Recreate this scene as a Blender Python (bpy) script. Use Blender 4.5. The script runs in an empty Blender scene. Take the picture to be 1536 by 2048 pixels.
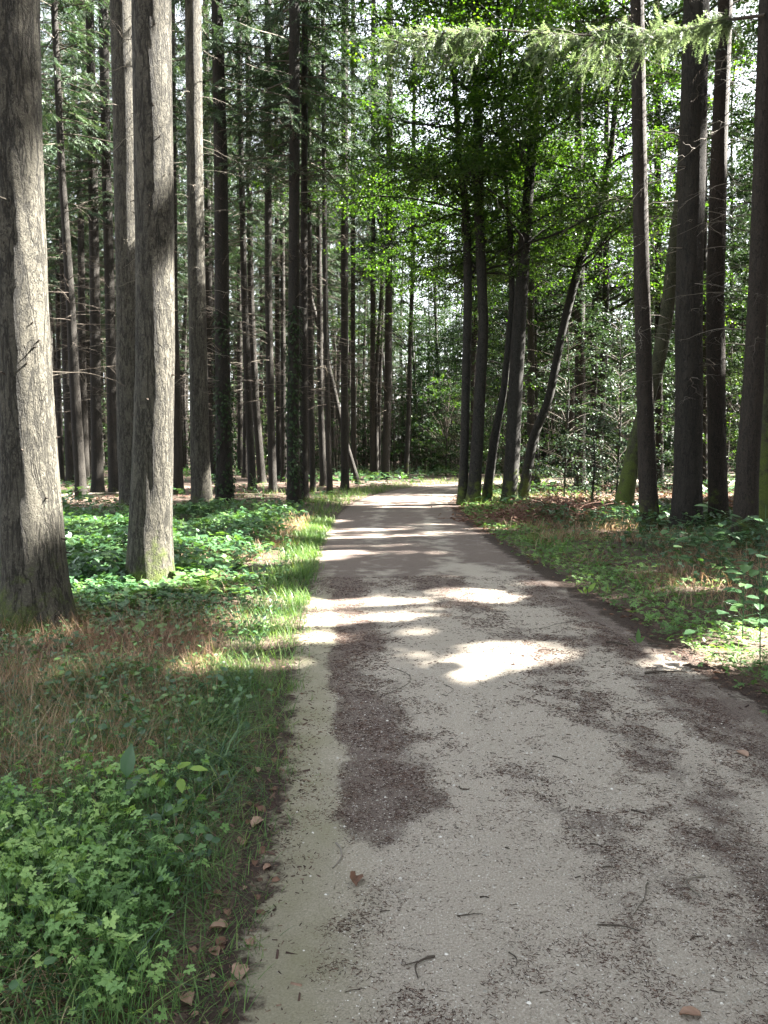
import bpy, math
import numpy as np
from math import radians, sin, cos, tan, pi

sc = bpy.context.scene
# ------------------------------------------------------------------ camera
CAMZ, FPX, PITCH = 1.55, 1577.0, radians(4.5)
cam = bpy.data.cameras.new('camera')
cam_ob = bpy.data.objects.new('camera', cam)
sc.collection.objects.link(cam_ob)
cam.sensor_fit = 'HORIZONTAL'; cam.sensor_width = 36.0
cam.lens = 36.0 * FPX / 1536.0
cam.clip_start = 0.05; cam.clip_end = 3000
cam_ob.location = (0, 0, CAMZ)
cam_ob.rotation_euler = (pi/2 - PITCH, 0, 0)
sc.camera = cam_ob
# ------------------------------------------------------------------ world and sun
SUN_AZ, SUN_EL = radians(78), radians(43)          # azimuth clockwise from +Y (view direction)
S = np.array([sin(SUN_AZ)*cos(SUN_EL), cos(SUN_AZ)*cos(SUN_EL), sin(SUN_EL)])
world = bpy.data.worlds.new('World'); sc.world = world; world.use_nodes = True
wn = world.node_tree.nodes; wl = world.node_tree.links
bg = wn['Background']
sky = wn.new('ShaderNodeTexSky'); sky.sky_type = 'NISHITA'; sky.sun_disc = False
sky.sun_elevation = SUN_EL; sky.sun_rotation = SUN_AZ
sky.air_density = 1.0; sky.dust_density = 3.0; sky.ozone_density = 1.0
hs = wn.new('ShaderNodeHueSaturation'); hs.inputs['Saturation'].default_value = 0.32
wl.new(sky.outputs[0], hs.inputs['Color']); wl.new(hs.outputs[0], bg.inputs[0])
bg.inputs[1].default_value = 0.05
sl = bpy.data.lights.new('sun', 'SUN'); sl.energy = 5.0; sl.angle = radians(0.7); sl.color = (1, .95, .87)
so = bpy.data.objects.new('sun', sl); sc.collection.objects.link(so)
so.rotation_euler = (pi/2 - SUN_EL, 0, -SUN_AZ + pi)
from mathutils import Vector
so.rotation_euler = Vector(S.tolist()).to_track_quat('Z', 'Y').to_euler()
sc.view_settings.view_transform = 'Standard'; sc.view_settings.look = 'None'
sc.view_settings.exposure = 4.2; sc.view_settings.gamma = 1.0
sc.cycles.max_bounces = 6; sc.cycles.diffuse_bounces = 3; sc.cycles.glossy_bounces = 2
sc.cycles.transmission_bounces = 4; sc.cycles.transparent_max_bounces = 4
sc.cycles.use_denoising = True

C = sc.collection
RNG = np.random.default_rng(7)
# ------------------------------------------------------------------ helpers
def ray(px, py):
    dx, dz = (px-768)/FPX, -(py-1024)/FPX
    return np.array([dx, cos(PITCH)+dz*sin(PITCH), -sin(PITCH)+dz*cos(PITCH)])
def G(px, py, z=0.0):                  # photo pixel -> point on the ground
    d = ray(px, py); t = (z-CAMZ)/d[2]
    return np.array([d[0]*t, d[1]*t, z])
def atY(px, py, Y):                    # photo pixel -> point at forward distance Y
    d = ray(px, py); t = Y/d[1]
    return np.array([d[0]*t, Y, CAMZ+d[2]*t])
def h2(ix, iy, seed):
    n = (ix.astype(np.int64)*374761393 + iy.astype(np.int64)*668265263 + seed*1442695041) & 0x7fffffff
    n = ((n ^ (n >> 13))*1274126177) & 0x7fffffff
    return ((n ^ (n >> 16)) & 0xffff)/65535.0
def vn(x, y, seed=0):
    x = np.asarray(x, float); y = np.asarray(y, float)
    ix = np.floor(x); iy = np.floor(y); fx = x-ix; fy = y-iy
    fx = fx*fx*(3-2*fx); fy = fy*fy*(3-2*fy)
    a = h2(ix, iy, seed); b = h2(ix+1, iy, seed); c = h2(ix, iy+1, seed); d = h2(ix+1, iy+1, seed)
    return (a*(1-fx)+b*fx)*(1-fy)+(c*(1-fx)+d*fx)*fy
def fbm(x, y, o=4, seed=0):
    s = 0; a = .5; t = 0
    for i in range(o):
        s = s + a*vn(x*2**i+17.3*i, y*2**i-9.1*i, seed+i); t += a; a *= .55
    return s/t
def sstep(a, b, x):
    t = np.clip((x-a)/(b-a), 0, 1); return t*t*(3-2*t)
def nrm(v):
    return v/np.maximum(np.linalg.norm(v, axis=-1, keepdims=True), 1e-9)

def mesh(name, V, Fs, var=None, smooth=False, extra=None):
    V = np.asarray(V, np.float32).reshape(-1, 3)
    me = bpy.data.meshes.new(name)
    me.vertices.add(len(V)); me.vertices.foreach_set('co', V.ravel())
    idx = []; tot = []
    for F in Fs:
        F = np.asarray(F, np.int32)
        if len(F): idx.append(F.ravel()); tot.append(np.full(len(F), F.shape[1], np.int32))
    idx = np.concatenate(idx); tot = np.concatenate(tot)
    st = np.concatenate([[0], np.cumsum(tot)[:-1]]).astype(np.int32)
    me.loops.add(len(idx)); me.loops.foreach_set('vertex_index', idx)
    me.polygons.add(len(tot)); me.polygons.foreach_set('loop_start', st)
    try: me.polygons.foreach_set('loop_total', tot)
    except Exception: pass
    if smooth: me.polygons.foreach_set('use_smooth', np.ones(len(tot), bool))
    d = dict(extra or {})
    if var is not None: d['var'] = var
    for k, a in d.items():
        at = me.attributes.new(k, 'FLOAT', 'POINT'); at.data.foreach_set('value', np.asarray(a, np.float32))
    me.update(calc_edges=True)
    return me
class Geo:                              # collects pieces of ONE object
    def __init__(s): s.V = []; s.T = []; s.Q = []; s.A = []; s.n = 0
    def add(s, V, T=None, Q=None, A=0.5):
        V = np.asarray(V, float).reshape(-1, 3)
        if not len(V): return
        s.V.append(V)
        if T is not None and len(T): s.T.append(np.asarray(T)+s.n)
        if Q is not None and len(Q): s.Q.append(np.asarray(Q)+s.n)
        s.A.append(np.broadcast_to(np.asarray(A, float), (len(V),)) if np.ndim(A) < 2 else A); s.n += len(V)
    def mesh(s, name, smooth=False):
        Fs = []
        if s.T: Fs.append(np.concatenate(s.T))
        if s.Q: Fs.append(np.concatenate(s.Q))
        return mesh(name, np.concatenate(s.V), Fs, np.concatenate(s.A), smooth)
def basis(fwd, up):                     # columns: side, forward, normal
    f = nrm(fwd); sd = nrm(np.cross(f, up)); n = np.cross(sd, f)
    return np.stack([sd, f, n], -1)
def scat(g, tpl, pos, R, scale, var):
    TV, TT = tpl; n = len(pos); k = len(TV)
    if n == 0: return
    sc_ = np.asarray(scale, float)
    if sc_.ndim == 1: sc_ = sc_[:, None]
    L = TV[None]*sc_[:, None, :]
    V = np.einsum('nij,nkj->nki', R, L)+pos[:, None, :]
    T = (TT[None]+(np.arange(n)*k)[:, None, None]).reshape(-1, 3)
    g.add(V.reshape(-1, 3), T=T, A=np.repeat(var, k))
def tubes(g, P, Rr, sides=4, var=0.5):  # P (n,k,3), Rr (n,k)
    P = np.asarray(P, float); n, k, _ = P.shape
    if n == 0: return
    Rr = np.broadcast_to(np.asarray(Rr, float), (n, k))
    t = np.gradient(P, axis=1) if k > 1 else P; t = nrm(t)
    ref = np.where(np.abs(t[..., 2:3]) > .85, np.array([1., 0, 0]), np.array([0, 0, 1.]))
    a = nrm(np.cross(t, ref)); b = np.cross(t, a)
    th = np.arange(sides)*2*pi/sides
    V = P[:, :, None, :]+Rr[:, :, None, None]*(a[:, :, None, :]*np.cos(th)[:, None]+b[:, :, None, :]*np.sin(th)[:, None])
    i = np.arange(k-1)[:, None]*sides; j = np.arange(sides)[None]; j2 = (j+1) % sides
    q = np.stack([i+j, i+j2, i+sides+j2, i+sides+j], -1).reshape(-1, 4)
    Q = (q[None]+(np.arange(n)*k*sides)[:, None, None]).reshape(-1, 4)
    g.add(V.reshape(-1, 3), Q=Q, A=np.repeat(np.broadcast_to(var, (n,)), k*sides))
def obj(name, me, mat, parent=None, loc=None, label=None, cat=None, group=None, kind=None):
    o = bpy.data.objects.new(name, me); C.objects.link(o)
    if me is not None and mat is not None and not me.materials: me.materials.append(mat)
    if parent is not None: o.parent = parent
    if loc is not None: o.location = tuple(float(v) for v in loc)
    tag(o, label, cat, group, kind)
    return o
def tag(o, label=None, cat=None, group=None, kind=None):
    if label: o['label'] = label
    if cat: o['category'] = cat
    if group: o['group'] = group
    if kind: o['kind'] = kind
def thing(name, label, cat, loc, group=None):
    return obj(name, None, None, None, loc, label, cat, group)

# ------------------------------------------------------------------ materials
def newmat(name):
    m = bpy.data.materials.new(name); m.use_nodes = True
    n = m.node_tree.nodes; l = m.node_tree.links
    return m, n, l, n['Principled BSDF']
def nd(n, t, **kw):
    x = n.new(t)
    for k, v in kw.items(): setattr(x, k, v)
    return x
def ramp(n, stops):
    r = n.new('ShaderNodeValToRGB'); e = r.color_ramp.elements
    e[0].position = stops[0][0]; e[0].color = (*stops[0][1], 1)
    e[1].position = stops[-1][0]; e[1].color = (*stops[-1][1], 1)
    for p, c in stops[1:-1]:
        x = e.new(p); x.color = (*c, 1)
    return r
def noise(n, l, vec, scale, detail=4, rough=.6, dist=0):
    t = n.new('ShaderNodeTexNoise'); t.inputs['Scale'].default_value = scale
    t.inputs['Detail'].default_value = detail; t.inputs['Roughness'].default_value = rough
    t.inputs['Distortion'].default_value = dist
    if vec is not None: l.new(vec, t.inputs['Vector'])
    return t
def mth(n, l, op, a, b=None, clamp=False):
    x = n.new('ShaderNodeMath'); x.operation = op; x.use_clamp = clamp
    for i, v in enumerate((a, b)):
        if v is None: continue
        if isinstance(v, (int, float)): x.inputs[i].default_value = v
        else: l.new(v, x.inputs[i])
    return x.outputs[0]
def mixc(n, l, fac, a, b):
    x = n.new('ShaderNodeMix'); x.data_type = 'RGBA'
    ins = (x.inputs[0], x.inputs[6], x.inputs[7])
    for i, v in zip(ins, (fac, a, b)):
        if isinstance(v, (int, float)): i.default_value = v
        elif isinstance(v, tuple): i.default_value = (*v, 1)
        else: l.new(v, i)
    return x.outputs[2]
def bark(name, dark, mid, light, plate=26., zs=.4, bump=.6, bd=.02, moss=0.0, lichen=.15, cw=1.0):
    m, n, l, b = newmat(name)
    tc = n.new('ShaderNodeTexCoord'); oi = n.new('ShaderNodeObjectInfo')
    off = n.new('ShaderNodeVectorMath'); off.operation = 'SCALE'; off.inputs[0].default_value = (37, 19, 53)
    l.new(oi.outputs['Random'], off.inputs['Scale'])
    ad = n.new('ShaderNodeVectorMath'); ad.operation = 'ADD'
    l.new(tc.outputs['Object'], ad.inputs[0]); l.new(off.outputs[0], ad.inputs[1])
    mp = n.new('ShaderNodeMapping'); mp.inputs['Scale'].default_value = (1, 1, zs); l.new(ad.outputs[0], mp.inputs[0])
    wob = noise(n, l, mp.outputs[0], 9, 4, .6)
    wv = n.new('ShaderNodeVectorMath'); wv.operation = 'MULTIPLY_ADD'
    l.new(wob.outputs['Color'], wv.inputs[0]); wv.inputs[1].default_value = (.10, .10, .10); l.new(mp.outputs[0], wv.inputs[2])
    def line(scale, z2, wd):
        q = n.new('ShaderNodeMapping'); q.inputs['Scale'].default_value = (1, 1, z2); l.new(ad.outputs[0], q.inputs[0])
        t_ = noise(n, l, q.outputs[0], scale, 5, .62, .35)
        r_ = n.new('ShaderNodeMapRange'); r_.inputs[1].default_value = 0; r_.inputs[2].default_value = wd
        l.new(mth(n, l, 'ABSOLUTE', mth(n, l, 'SUBTRACT', t_.outputs[0], .5)), r_.inputs[0]); return r_.outputs[0], t_.outputs[0]
    c1, t1 = line(plate*.55, zs*.45, .030*cw); c2, t2 = line(plate*1.2, zs*1.1, .022*cw)
    fine = noise(n, l, ad.outputs[0], 75, 6, .75)
    mq = n.new('ShaderNodeMapping'); mq.inputs['Scale'].default_value = (1, 1, min(1, zs*1.9)); l.new(ad.outputs[0], mq.inputs[0])
    flake = noise(n, l, mq.outputs[0], plate*1.3, 5, .72, .3)
    big = noise(n, l, ad.outputs[0], 2.2, 3, .6)
    patch = n.new('ShaderNodeMapRange'); patch.inputs[1].default_value = .42; patch.inputs[2].default_value = .60; l.new(noise(n, l, mp.outputs[0], 5, 3, .6).outputs[0], patch.inputs[0])
    ck = mth(n, l, 'MULTIPLY', c1, mth(n, l, 'MAXIMUM', c2, patch.outputs[0]))
    hsum = mth(n, l, 'ADD', mth(n, l, 'MULTIPLY', ck, .55), mth(n, l, 'ADD', mth(n, l, 'MULTIPLY', fine.outputs[0], .45), mth(n, l, 'MULTIPLY', flake.outputs[0], .9)))
    tone = mth(n, l, 'ADD', mth(n, l, 'MULTIPLY', fine.outputs[0], .55), mth(n, l, 'MULTIPLY', flake.outputs[0], .45))
    rp = ramp(n, [(.25, dark), (.5, mid), (.78, light)]); l.new(tone, rp.inputs[0])
    col = mixc(n, l, mth(n, l, 'SUBTRACT', 1.0, ck), rp.outputs[0], tuple(c*.35 for c in dark))
    lf = n.new('ShaderNodeMapRange'); lf.inputs[1].default_value = .62; lf.inputs[2].default_value = .75; l.new(noise(n, l, ad.outputs[0], 14, 4, .7).outputs[0], lf.inputs[0])
    col = mixc(n, l, mth(n, l, 'MULTIPLY', lf.outputs[0], lichen), col, (.22, .23, .19))
    col = mixc(n, l, mth(n, l, 'MULTIPLY', big.outputs[0], .35), col, tuple(c*.6 for c in mid))
    if moss > 0:
        sx = n.new('ShaderNodeSeparateXYZ'); l.new(tc.outputs['Object'], sx.inputs[0])
        mr = n.new('ShaderNodeMapRange'); mr.inputs[1].default_value = 3.2*moss; mr.inputs[2].default_value = 0; l.new(sx.outputs[2], mr.inputs[0])
        mn = noise(n, l, ad.outputs[0], 5, 5, .7)
        mf = n.new('ShaderNodeMapRange'); mf.inputs[1].default_value = .86-.25*moss; mf.inputs[2].default_value = 1.05-.25*moss
        l.new(mth(n, l, 'ADD', mn.outputs[0], mth(n, l, 'MULTIPLY', mr.outputs[0], .4)), mf.inputs[0])
        mg = ramp(n, [(.3, (.022, .034, .008)), (.7, (.10, .13, .024))]); l.new(fine.outputs[0], mg.inputs[0])
        col = mixc(n, l, mf.outputs[0], col, mg.outputs[0])
    l.new(col, b.inputs['Base Color']); b.inputs['Roughness'].default_value = .85
    b.inputs['Specular IOR Level'].default_value = .3
    bp = n.new('ShaderNodeBump'); bp.inputs['Strength'].default_value = bump; bp.inputs['Distance'].default_value = bd
    l.new(hsum, bp.inputs['Height']); l.new(bp.outputs[0], b.inputs['Normal'])
    return m
def leafmat(name, c1, c2, c3, trans=.4, rough=.45, spec=.4, tint=(1.25, 1.3, .45)):
    m, n, l, b = newmat(name)
    at = n.new('ShaderNodeAttribute'); at.attribute_name = 'var'
    rp = ramp(n, [(0, c1), (.5, c2), (1, c3)]); l.new(at.outputs['Fac'], rp.inputs[0])
    l.new(rp.outputs[0], b.inputs['Base Color']); b.inputs['Roughness'].default_value = rough
    b.inputs['Specular IOR Level'].default_value = spec
    if trans > 0:
        tr = n.new('ShaderNodeBsdfTranslucent')
        mx = n.new('ShaderNodeMix'); mx.data_type = 'RGBA'; mx.blend_type = 'MULTIPLY'; mx.inputs[0].default_value = 1
        l.new(rp.outputs[0], mx.inputs[6]); mx.inputs[7].default_value = (*tint, 1)
        l.new(mx.outputs[2], tr.inputs[0])
        ms = n.new('ShaderNodeMixShader'); ms.inputs[0].default_value = trans
        l.new(b.outputs[0], ms.inputs[1]); l.new(tr.outputs[0], ms.inputs[2])
        l.new(ms.outputs[0], n['Material Output'].inputs[0])
    return m
M = {}
M['bark_near'] = bark('spruce_bark_near', (.026, .024, .018), (.066, .061, .047), (.19, .178, .145), 20, .38, .9, .028, moss=.38, cw=1.5)  # spruce bark toned paler, sunlit brightness put into its colour
M['bark'] = bark('spruce_bark', (.010, .009, .007), (.021, .018, .014), (.052, .045, .036), 26, .4, .7, .02, moss=.2)  # same spruce bark toned darker, forest shade put into its colour
M['bark_red'] = bark('reddish_bark', (.014, .011, .008), (.028, .022, .017), (.068, .055, .043), 30, .6, .6, .015, moss=.45)
M['bark_beech'] = bark('beech_bark', (.012, .012, .010), (.022, .021, .018), (.05, .049, .041), 12, 1.0, .25, .008, moss=.5, lichen=.3)
M['bark_moss'] = bark('mossy_bark', (.022, .024, .014), (.040, .042, .022), (.08, .08, .045), 14, .8, .5, .012, moss=.95)
M['deadwood'] = leafmat('dead_wood', (.05, .04, .032), (.10, .088, .07), (.26, .235, .20), 0, .8, .2)
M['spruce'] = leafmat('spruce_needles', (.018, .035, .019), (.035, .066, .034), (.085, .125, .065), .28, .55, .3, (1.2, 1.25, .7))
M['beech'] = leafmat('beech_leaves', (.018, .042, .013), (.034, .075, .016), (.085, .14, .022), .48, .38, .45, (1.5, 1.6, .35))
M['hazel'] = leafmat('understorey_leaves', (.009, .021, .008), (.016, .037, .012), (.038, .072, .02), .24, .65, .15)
M['gloss'] = leafmat('glossy_beech_leaves', (.012, .028, .016), (.026, .052, .030), (.07, .12, .07), .22, .5, .35)
M['ivy'] = leafmat('ivy_leaves', (.010, .022, .008), (.018, .036, .012), (.035, .06, .022), .15, .6, .2)
M['bramble'] = leafmat('bramble_leaves', (.030, .075, .034), (.055, .125, .050), (.12, .21, .06), .30, .36, .5)
M['herb'] = leafmat('herb_leaves', (.070, .145, .045), (.145, .27, .085), (.28, .42, .14), .35, .5, .35)
M['grass'] = leafmat('grass_blades', (.04, .09, .028), (.085, .165, .045), (.22, .29, .10), .35, .45, .35)
M['sedge'] = leafmat('sedge_blades', (.02, .055, .022), (.035, .085, .035), (.08, .15, .05), .25, .35, .5)
M['drygrass'] = leafmat('dry_grass', (.13, .078, .052), (.28, .18, .12), (.50, .38, .26), .30, .7, .2, (1.1, 1., .7))
M['deadleaf'] = leafmat('dead_leaves', (.07, .038, .025), (.16, .09, .06), (.33, .23, .17), .15, .7, .25, (1.1, .9, .6))
M['needle'] = leafmat('needle_litter', (.026, .015, .012), (.060, .036, .029), (.19, .125, .09), 0, .8, .2)
M['stone'] = leafmat('pale_grit', (.20, .19, .16), (.38, .36, .31), (.60, .58, .53), 0, .8, .3)
M['bough'] = leafmat('sunlit_spruce_needles', (.035, .06, .03), (.085, .13, .065), (.20, .26, .15), .45, .5, .3, (1.1, 1.1, .8))  # paler copy of the spruce needles, sunlight painted into the colour
M['yleaf'] = leafmat('yellow_green_leaves', (.16, .26, .05), (.22, .34, .07), (.30, .42, .10), .4, .5, .35)

# ------------------------------------------------------------------ leaf shapes (side, forward, normal)
def tp(V, T): return (np.array(V, float), np.array(T, int))
T_diamond = tp([(0, 0, 0), (.36, .45, .06), (0, 1, -.04), (-.36, .45, .06)], [(0, 1, 2), (0, 2, 3)])
T_oval = tp([(0, 0, 0), (.27, .22, .06), (.33, .52, .06), (.16, .82, .0), (0, 1, -.08), (-.16, .82, 0), (-.33, .52, .06), (-.27, .22, .06), (0, .5, -.01)],
            [(8, i, (i+1) % 8) for i in range(8)])
def fan(pts, c=(0, .45, 0)):
    V = [c]+pts; n = len(pts); return tp(V, [(0, i+1, (i+1) % n+1) for i in range(n)])
def lobed():
    out = []
    N = 30
    for i in range(N):
        a = -pi*.92+2*pi*.92*i/(N-1)
        r = .52*(.50+.5*abs(cos(2.5*a))**.8)*(1+.22*(i % 2))*(1.1-.2*abs(a)/pi)
        out.append((r*sin(a), .42+r*cos(a), .05*sin(5*a)))
    return fan(out+[(0, .05, 0)], (0, .42, -.03))
T_lobed = lobed()
def leaflet(w, n=8, ser=.08):
    out = []
    for i in range(n*2):
        t = i/(2*n)
        if t < .5: y = t*2; s = 1
        else: y = 2-2*t; s = -1
        x = s*w*math.sin(pi*min(1, y**.8))*(1+ser*(1 if i % 2 else -1))
        out.append((x, y, .07*abs(x)/w-.06*y*y))
    return out
def compound(n, spread, w, size, ser=.08, nn=8):
    Vs = []; Ts = []; k = 0
    for i in range(n):
        a = (i-(n-1)/2)*spread; L = size*(1-.18*abs(i-(n-1)/2))
        pts = leaflet(w, nn, ser); V = [(0, .5, -.03)]+pts
        for (x, y, z) in V:
            X, Y = x*L, y*L+.12
            Vs.append((X*cos(a)+Y*sin(a), -X*sin(a)+Y*cos(a), z*L+.04*(1 if i % 2 else 0)))
        m = len(pts); Ts += [(k, k+j+1, k+(j+1) % m+1) for j in range(m)]; k += m+1
    return tp(Vs, Ts)
T_bramble = compound(3, 1.15, .38, .62)
T_herb = compound(5, .98, .34, .62, .42, 6)
T_palmate = compound(5, .85, .22, .7)
def twig_t():
    V = [(-.018, 0, 0), (.018, 0, 0), (.006, 1, 0), (-.006, 1, 0)]; T = [(0, 1, 2), (0, 2, 3)]
    for i in range(7):
        y = .08+.13*i; L = .26*(1-.55*i/7)
        for s in (-1, 1):
            k = len(V); V += [(0, y-.035, 0), (0, y+.045, 0), (s*L*.75, y+L*.75, -.05*L+(.03 if i % 2 else -.05))]; T.append((k, k+1, k+2) if s > 0 else (k, k+2, k+1))
    return tp(V, T)
T_twig = twig_t()
T_frond = tp([(-.03, 0, 0), (.03, 0, 0), (.30, .45, -.08), (.06, .42, 0), (.2, .8, -.05), (0, 1, -.03), (-.06, .45, 0), (-.3, .5, -.08), (-.2, .85, -.05)], [(0, 1, 2), (0, 2, 3), (3, 4, 5), (0, 3, 5), (0, 5, 6), (0, 6, 7), (6, 5, 8)])
def blade_t(n=4, w=1.0, bend=.45):
    V = []; T = []
    for i in range(n+1):
        t = i/n; ww = w*.5*(1-t**2.2)
        y = t*(1-.25*bend*t); z = -bend*t*t
        V += [(-ww, y, z), (ww, y, z)]
        if i: k = 2*i; T += [(k-2, k-1, k+1), (k-2, k+1, k)]
    return tp(V, T)
T_blade = blade_t(4, 1, .25)
T_arch = blade_t(7, 1, 1.0)
T_chip = tp([(-.5, 0, 0), (.5, .05, 0), (.35, 1, .1), (-.4, .95, .0)], [(0, 1, 2), (0, 2, 3)])
T_needle = tp([(-.5, 0, 0), (.5, 0, 0), (.4, 1, 0), (-.4, 1, 0), (0, 0, .7), (0, 1, .7)], [(0, 1, 4), (1, 2, 5), (1, 5, 4), (3, 0, 4), (3, 4, 5), (2, 3, 5)])
def curl_t():
    V = []; T = []; n = 7
    for i in range(n):
        t = i/(n-1); w = .36*sin(pi*min(1, t*.96+.02))**.75*(1+.10*((i*5) % 3-1))+.015
        for j in range(5):
            u = (j-2)/2; V.append((w*u, t+.02*((i*3+j*7) % 3-1), .20*u*u*w/.36+.07*sin(3.2*t+2*u)+.018*((i*7+j*5) % 3)-.03*(j == 2)))
    for i in range(n-1):
        for j in range(4):
            a = i*5+j; T += [(a, a+1, a+6), (a, a+6, a+5)]
    return tp(V, T)
T_curl = curl_t()
T_pebble = tp([(1, 0, 0), (.3, .9, 0), (-.8, .6, 0), (-.8, -.6, 0), (.3, -.9, 0), (.1, 0, .7)], [(0, 1, 5), (1, 2, 5), (2, 3, 5), (3, 4, 5), (4, 0, 5)])

# ------------------------------------------------------------------ path line
_cy = [(-10, 1.0), (0, .95), (3, .9), (6.1, .78), (9, .62), (12.2, .45), (16, .38), (19.5, .42), (22.4, .58), (26, .98), (30, 1.85), (33.5, 3.1), (36.3, 5.0), (38.3, 8), (39.4, 12), (40, 18), (40.3, 30), (41, 60)]
_p = np.array([(x, y) for y, x in _cy], float)
_s = np.concatenate([[0], np.cumsum(np.linalg.norm(np.diff(_p, axis=0), axis=1))])
_ss = np.arange(0, _s[-1], .25)
PC = np.stack([np.interp(_ss, _s, _p[:, 0]), np.interp(_ss, _s, _p[:, 1])], 1)
ker = np.hanning(15); ker /= ker.sum()
for c in range(2): PC[:, c] = np.convolve(np.pad(PC[:, c], 7, mode='reflect', reflect_type='odd'), ker, 'valid')
PT = nrm(np.gradient(PC, axis=0)); PN = np.stack([PT[:, 1], -PT[:, 0]], 1)      # right hand normal
HW = .0+np.interp(PC[:, 1], [0, 3, 6, 12, 20, 30], [1.33, 1.32, 1.45, 1.47, 1.5, 1.5])
def lateral(x, y):                      # signed metres beyond path edge (negative inside), side -1 left / 1 right, v along
    x = np.atleast_1d(x); y = np.atleast_1d(y); e = np.empty(len(x)); sd = np.empty(len(x)); vv = np.empty(len(x))
    P2 = PC[::2]
    for a in range(0, len(x), 20000):
        s = slice(a, a+20000)
        d = (x[s, None]-P2[None, :, 0])**2+(y[s, None]-P2[None, :, 1])**2
        i = d.argmin(1)*2
        lat = (x[s]-PC[i, 0])*PN[i, 0]+(y[s]-PC[i, 1])*PN[i, 1]
        dist = np.where(np.sqrt(d.min(1)) > 6, np.sqrt(d.min(1)), np.abs(lat))
        e[s] = dist-HW[i]; sd[s] = np.sign(lat); vv[s] = _ss[i]
    return e, sd, vv
def ground_h(x, y):
    x = np.atleast_1d(np.asarray(x, float)).ravel(); y = np.atleast_1d(np.asarray(y, float)).ravel()
    e, sd, _ = lateral(x, y)
    r = np.hypot(x, y)
    bump = (fbm(x*.5, y*.5, 3, 3)-.5)*.16+(fbm(x*2.5, y*2.5, 3, 5)-.5)*.05
    far = sstep(60, 160, r)*(fbm(x*.02, y*.02, 2, 8))*2.0
    return sstep(-.05, .9, e)*(.045+bump)+far+sstep(0.02, -.15, e)*-.012
# ------------------------------------------------------------------ sun openings: where the photo shows sunlight arriving
TG = []                                 # (ground xy a, ground xy b, radius, zmin)
def proj(p): return np.array([p[0]-S[0]*p[2]/S[2], p[1]-S[1]*p[2]/S[2]])
def tgt(P0, P1, r): TG.append((proj(P0), proj(P1), r, max(P0[2], P1[2])))
def tpx(x0, x1, y, r, z=0): tgt(G(x0, y, z), G(x1, y, z), r)
for a in [(650, 880, 1108, .16), (660, 800, 1092, .10), (585, 660, 1240, .10), (700, 850, 1205, .08), (690, 850, 1236, .08),
          (885, 960, 1186, .24), (930, 990, 1200, .22), (985, 1030, 1298, .30), (1030, 1080, 1309, .36), (910, 960, 1342, .24), (1000, 1030, 1328, .08), (955, 975, 1284, .07), (1090, 1105, 1288, .07), (940, 965, 1322, .06), (740, 785, 1388, .07), (770, 830, 1317, .08), (735, 770, 1268, .07),
          (1040, 1150, 1170, .06), (1120, 1180, 1252, .05), (700, 800, 1060, .18), (820, 900, 1050, .14), (760, 880, 1015, .25), (780, 900, 990, .35), (820, 900, 972, .5),
          (660, 690, 1042, .2), (750, 830, 1140, .06),
          (450, 640, 1062, .35), (430, 620, 1090, .28), (560, 650, 1105, .22), (370, 560, 1150, .20), (400, 540, 1130, .16), (330, 470, 1180, .12), (440, 600, 1245, .10),
          (430, 570, 1285, .10), (540, 640, 1275, .07), (10, 90, 1290, .08), (1400, 1536, 1300, .12), (1340, 1440, 1330, .10), (1470, 1560, 1275, .14),
          (950, 1010, 1058, .25), (980, 1120, 1075, .12), (1120, 1260, 1050, .22), (1200, 1300, 1062, .14), (700, 780, 965, .6), (600, 680, 985, .3),
          (150, 210, 1330, .06), (330, 400, 1345, .05), (480, 560, 1330, .06), (560, 600, 1390, .04), (60, 110, 1380, .04), (820, 850, 1420, .03), (600, 625, 1330, .04), (350, 640, 1120, .22), (470, 600, 1205, .12), (250, 360, 1110, .12), (120, 240, 1080, .2), (600, 650, 1210, .1), (500, 640, 1045, .3), (1340, 1400, 1190, .07), (1270, 1300, 1150, .06)]:
    tpx(a[0], a[1], a[2], a[3]*(1.15 if a[1] <= 660 else (1.7 if a[0] > 1190 else .42))*(1 if a[2] > 1030 else .7))
_r = np.random.default_rng(31)
for _k in range(26):
    _y = _r.uniform(1045, 1400); _x = _r.uniform(640, 960+(_y-1045)*.75); tgt(G(_x, _y), G(_x+_r.uniform(5, 40), _y), _r.uniform(.015, .05))
KEY = set()
def tree_t(x, y0, y1, Y, r):
    if Y < 10: KEY.add(len(TG))
    tgt(atY(x, y0, Y), atY(x, y1, Y), r)
tree_t(75, 430, 1010, 6.55, .29)
tree_t(322, 600, 1150, 8.5, .33)
tree_t(330, 0, 330, 8.5, .13)
tree_t(258, 0, 520, 18, .30)
tree_t(390, -50, 600, 18.8, .34)
tree_t(402, 960, 1020, 18.8, .2)
tree_t(478, 60, 500, 29, .3)
tree_t(555, 930, 985, 27, .3)
tree_t(1290, 200, 620, 14.8, .16)
tree_t(1445, 0, 200, 14.8, .18)
BRZ = [atY(1530, 30, 11.7), atY(1380, 62, 12.6), atY(1250, 66, 13.0), atY(1100, 62, 13.2), atY(950, 62, 13.2), atY(790, 88, 12.9)]
for a, b in zip(BRZ[1:-1], BRZ[2:]): tgt(a, b, .5)
for (x0, x1, y, Y, r) in [(1180, 1310, 760, 23, .8), (1180, 1330, 880, 23, .6), (1130, 1250, 830, 24, .4), (1000, 1250, 240, 27, 1.7), (1120, 1230, 360, 28, 1.1), (850, 1000, 300, 24, 1.0),
                          (850, 900, 810, 45, 1.5), (600, 720, 760, 60, 3.0), (640, 720, 930, 45, 1.0), (350, 520, 880, 70, 2.0), (900, 1000, 100, 28, .6)]:
    tgt(atY(x0, y, Y), atY(x1, y, Y), r)
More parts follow.
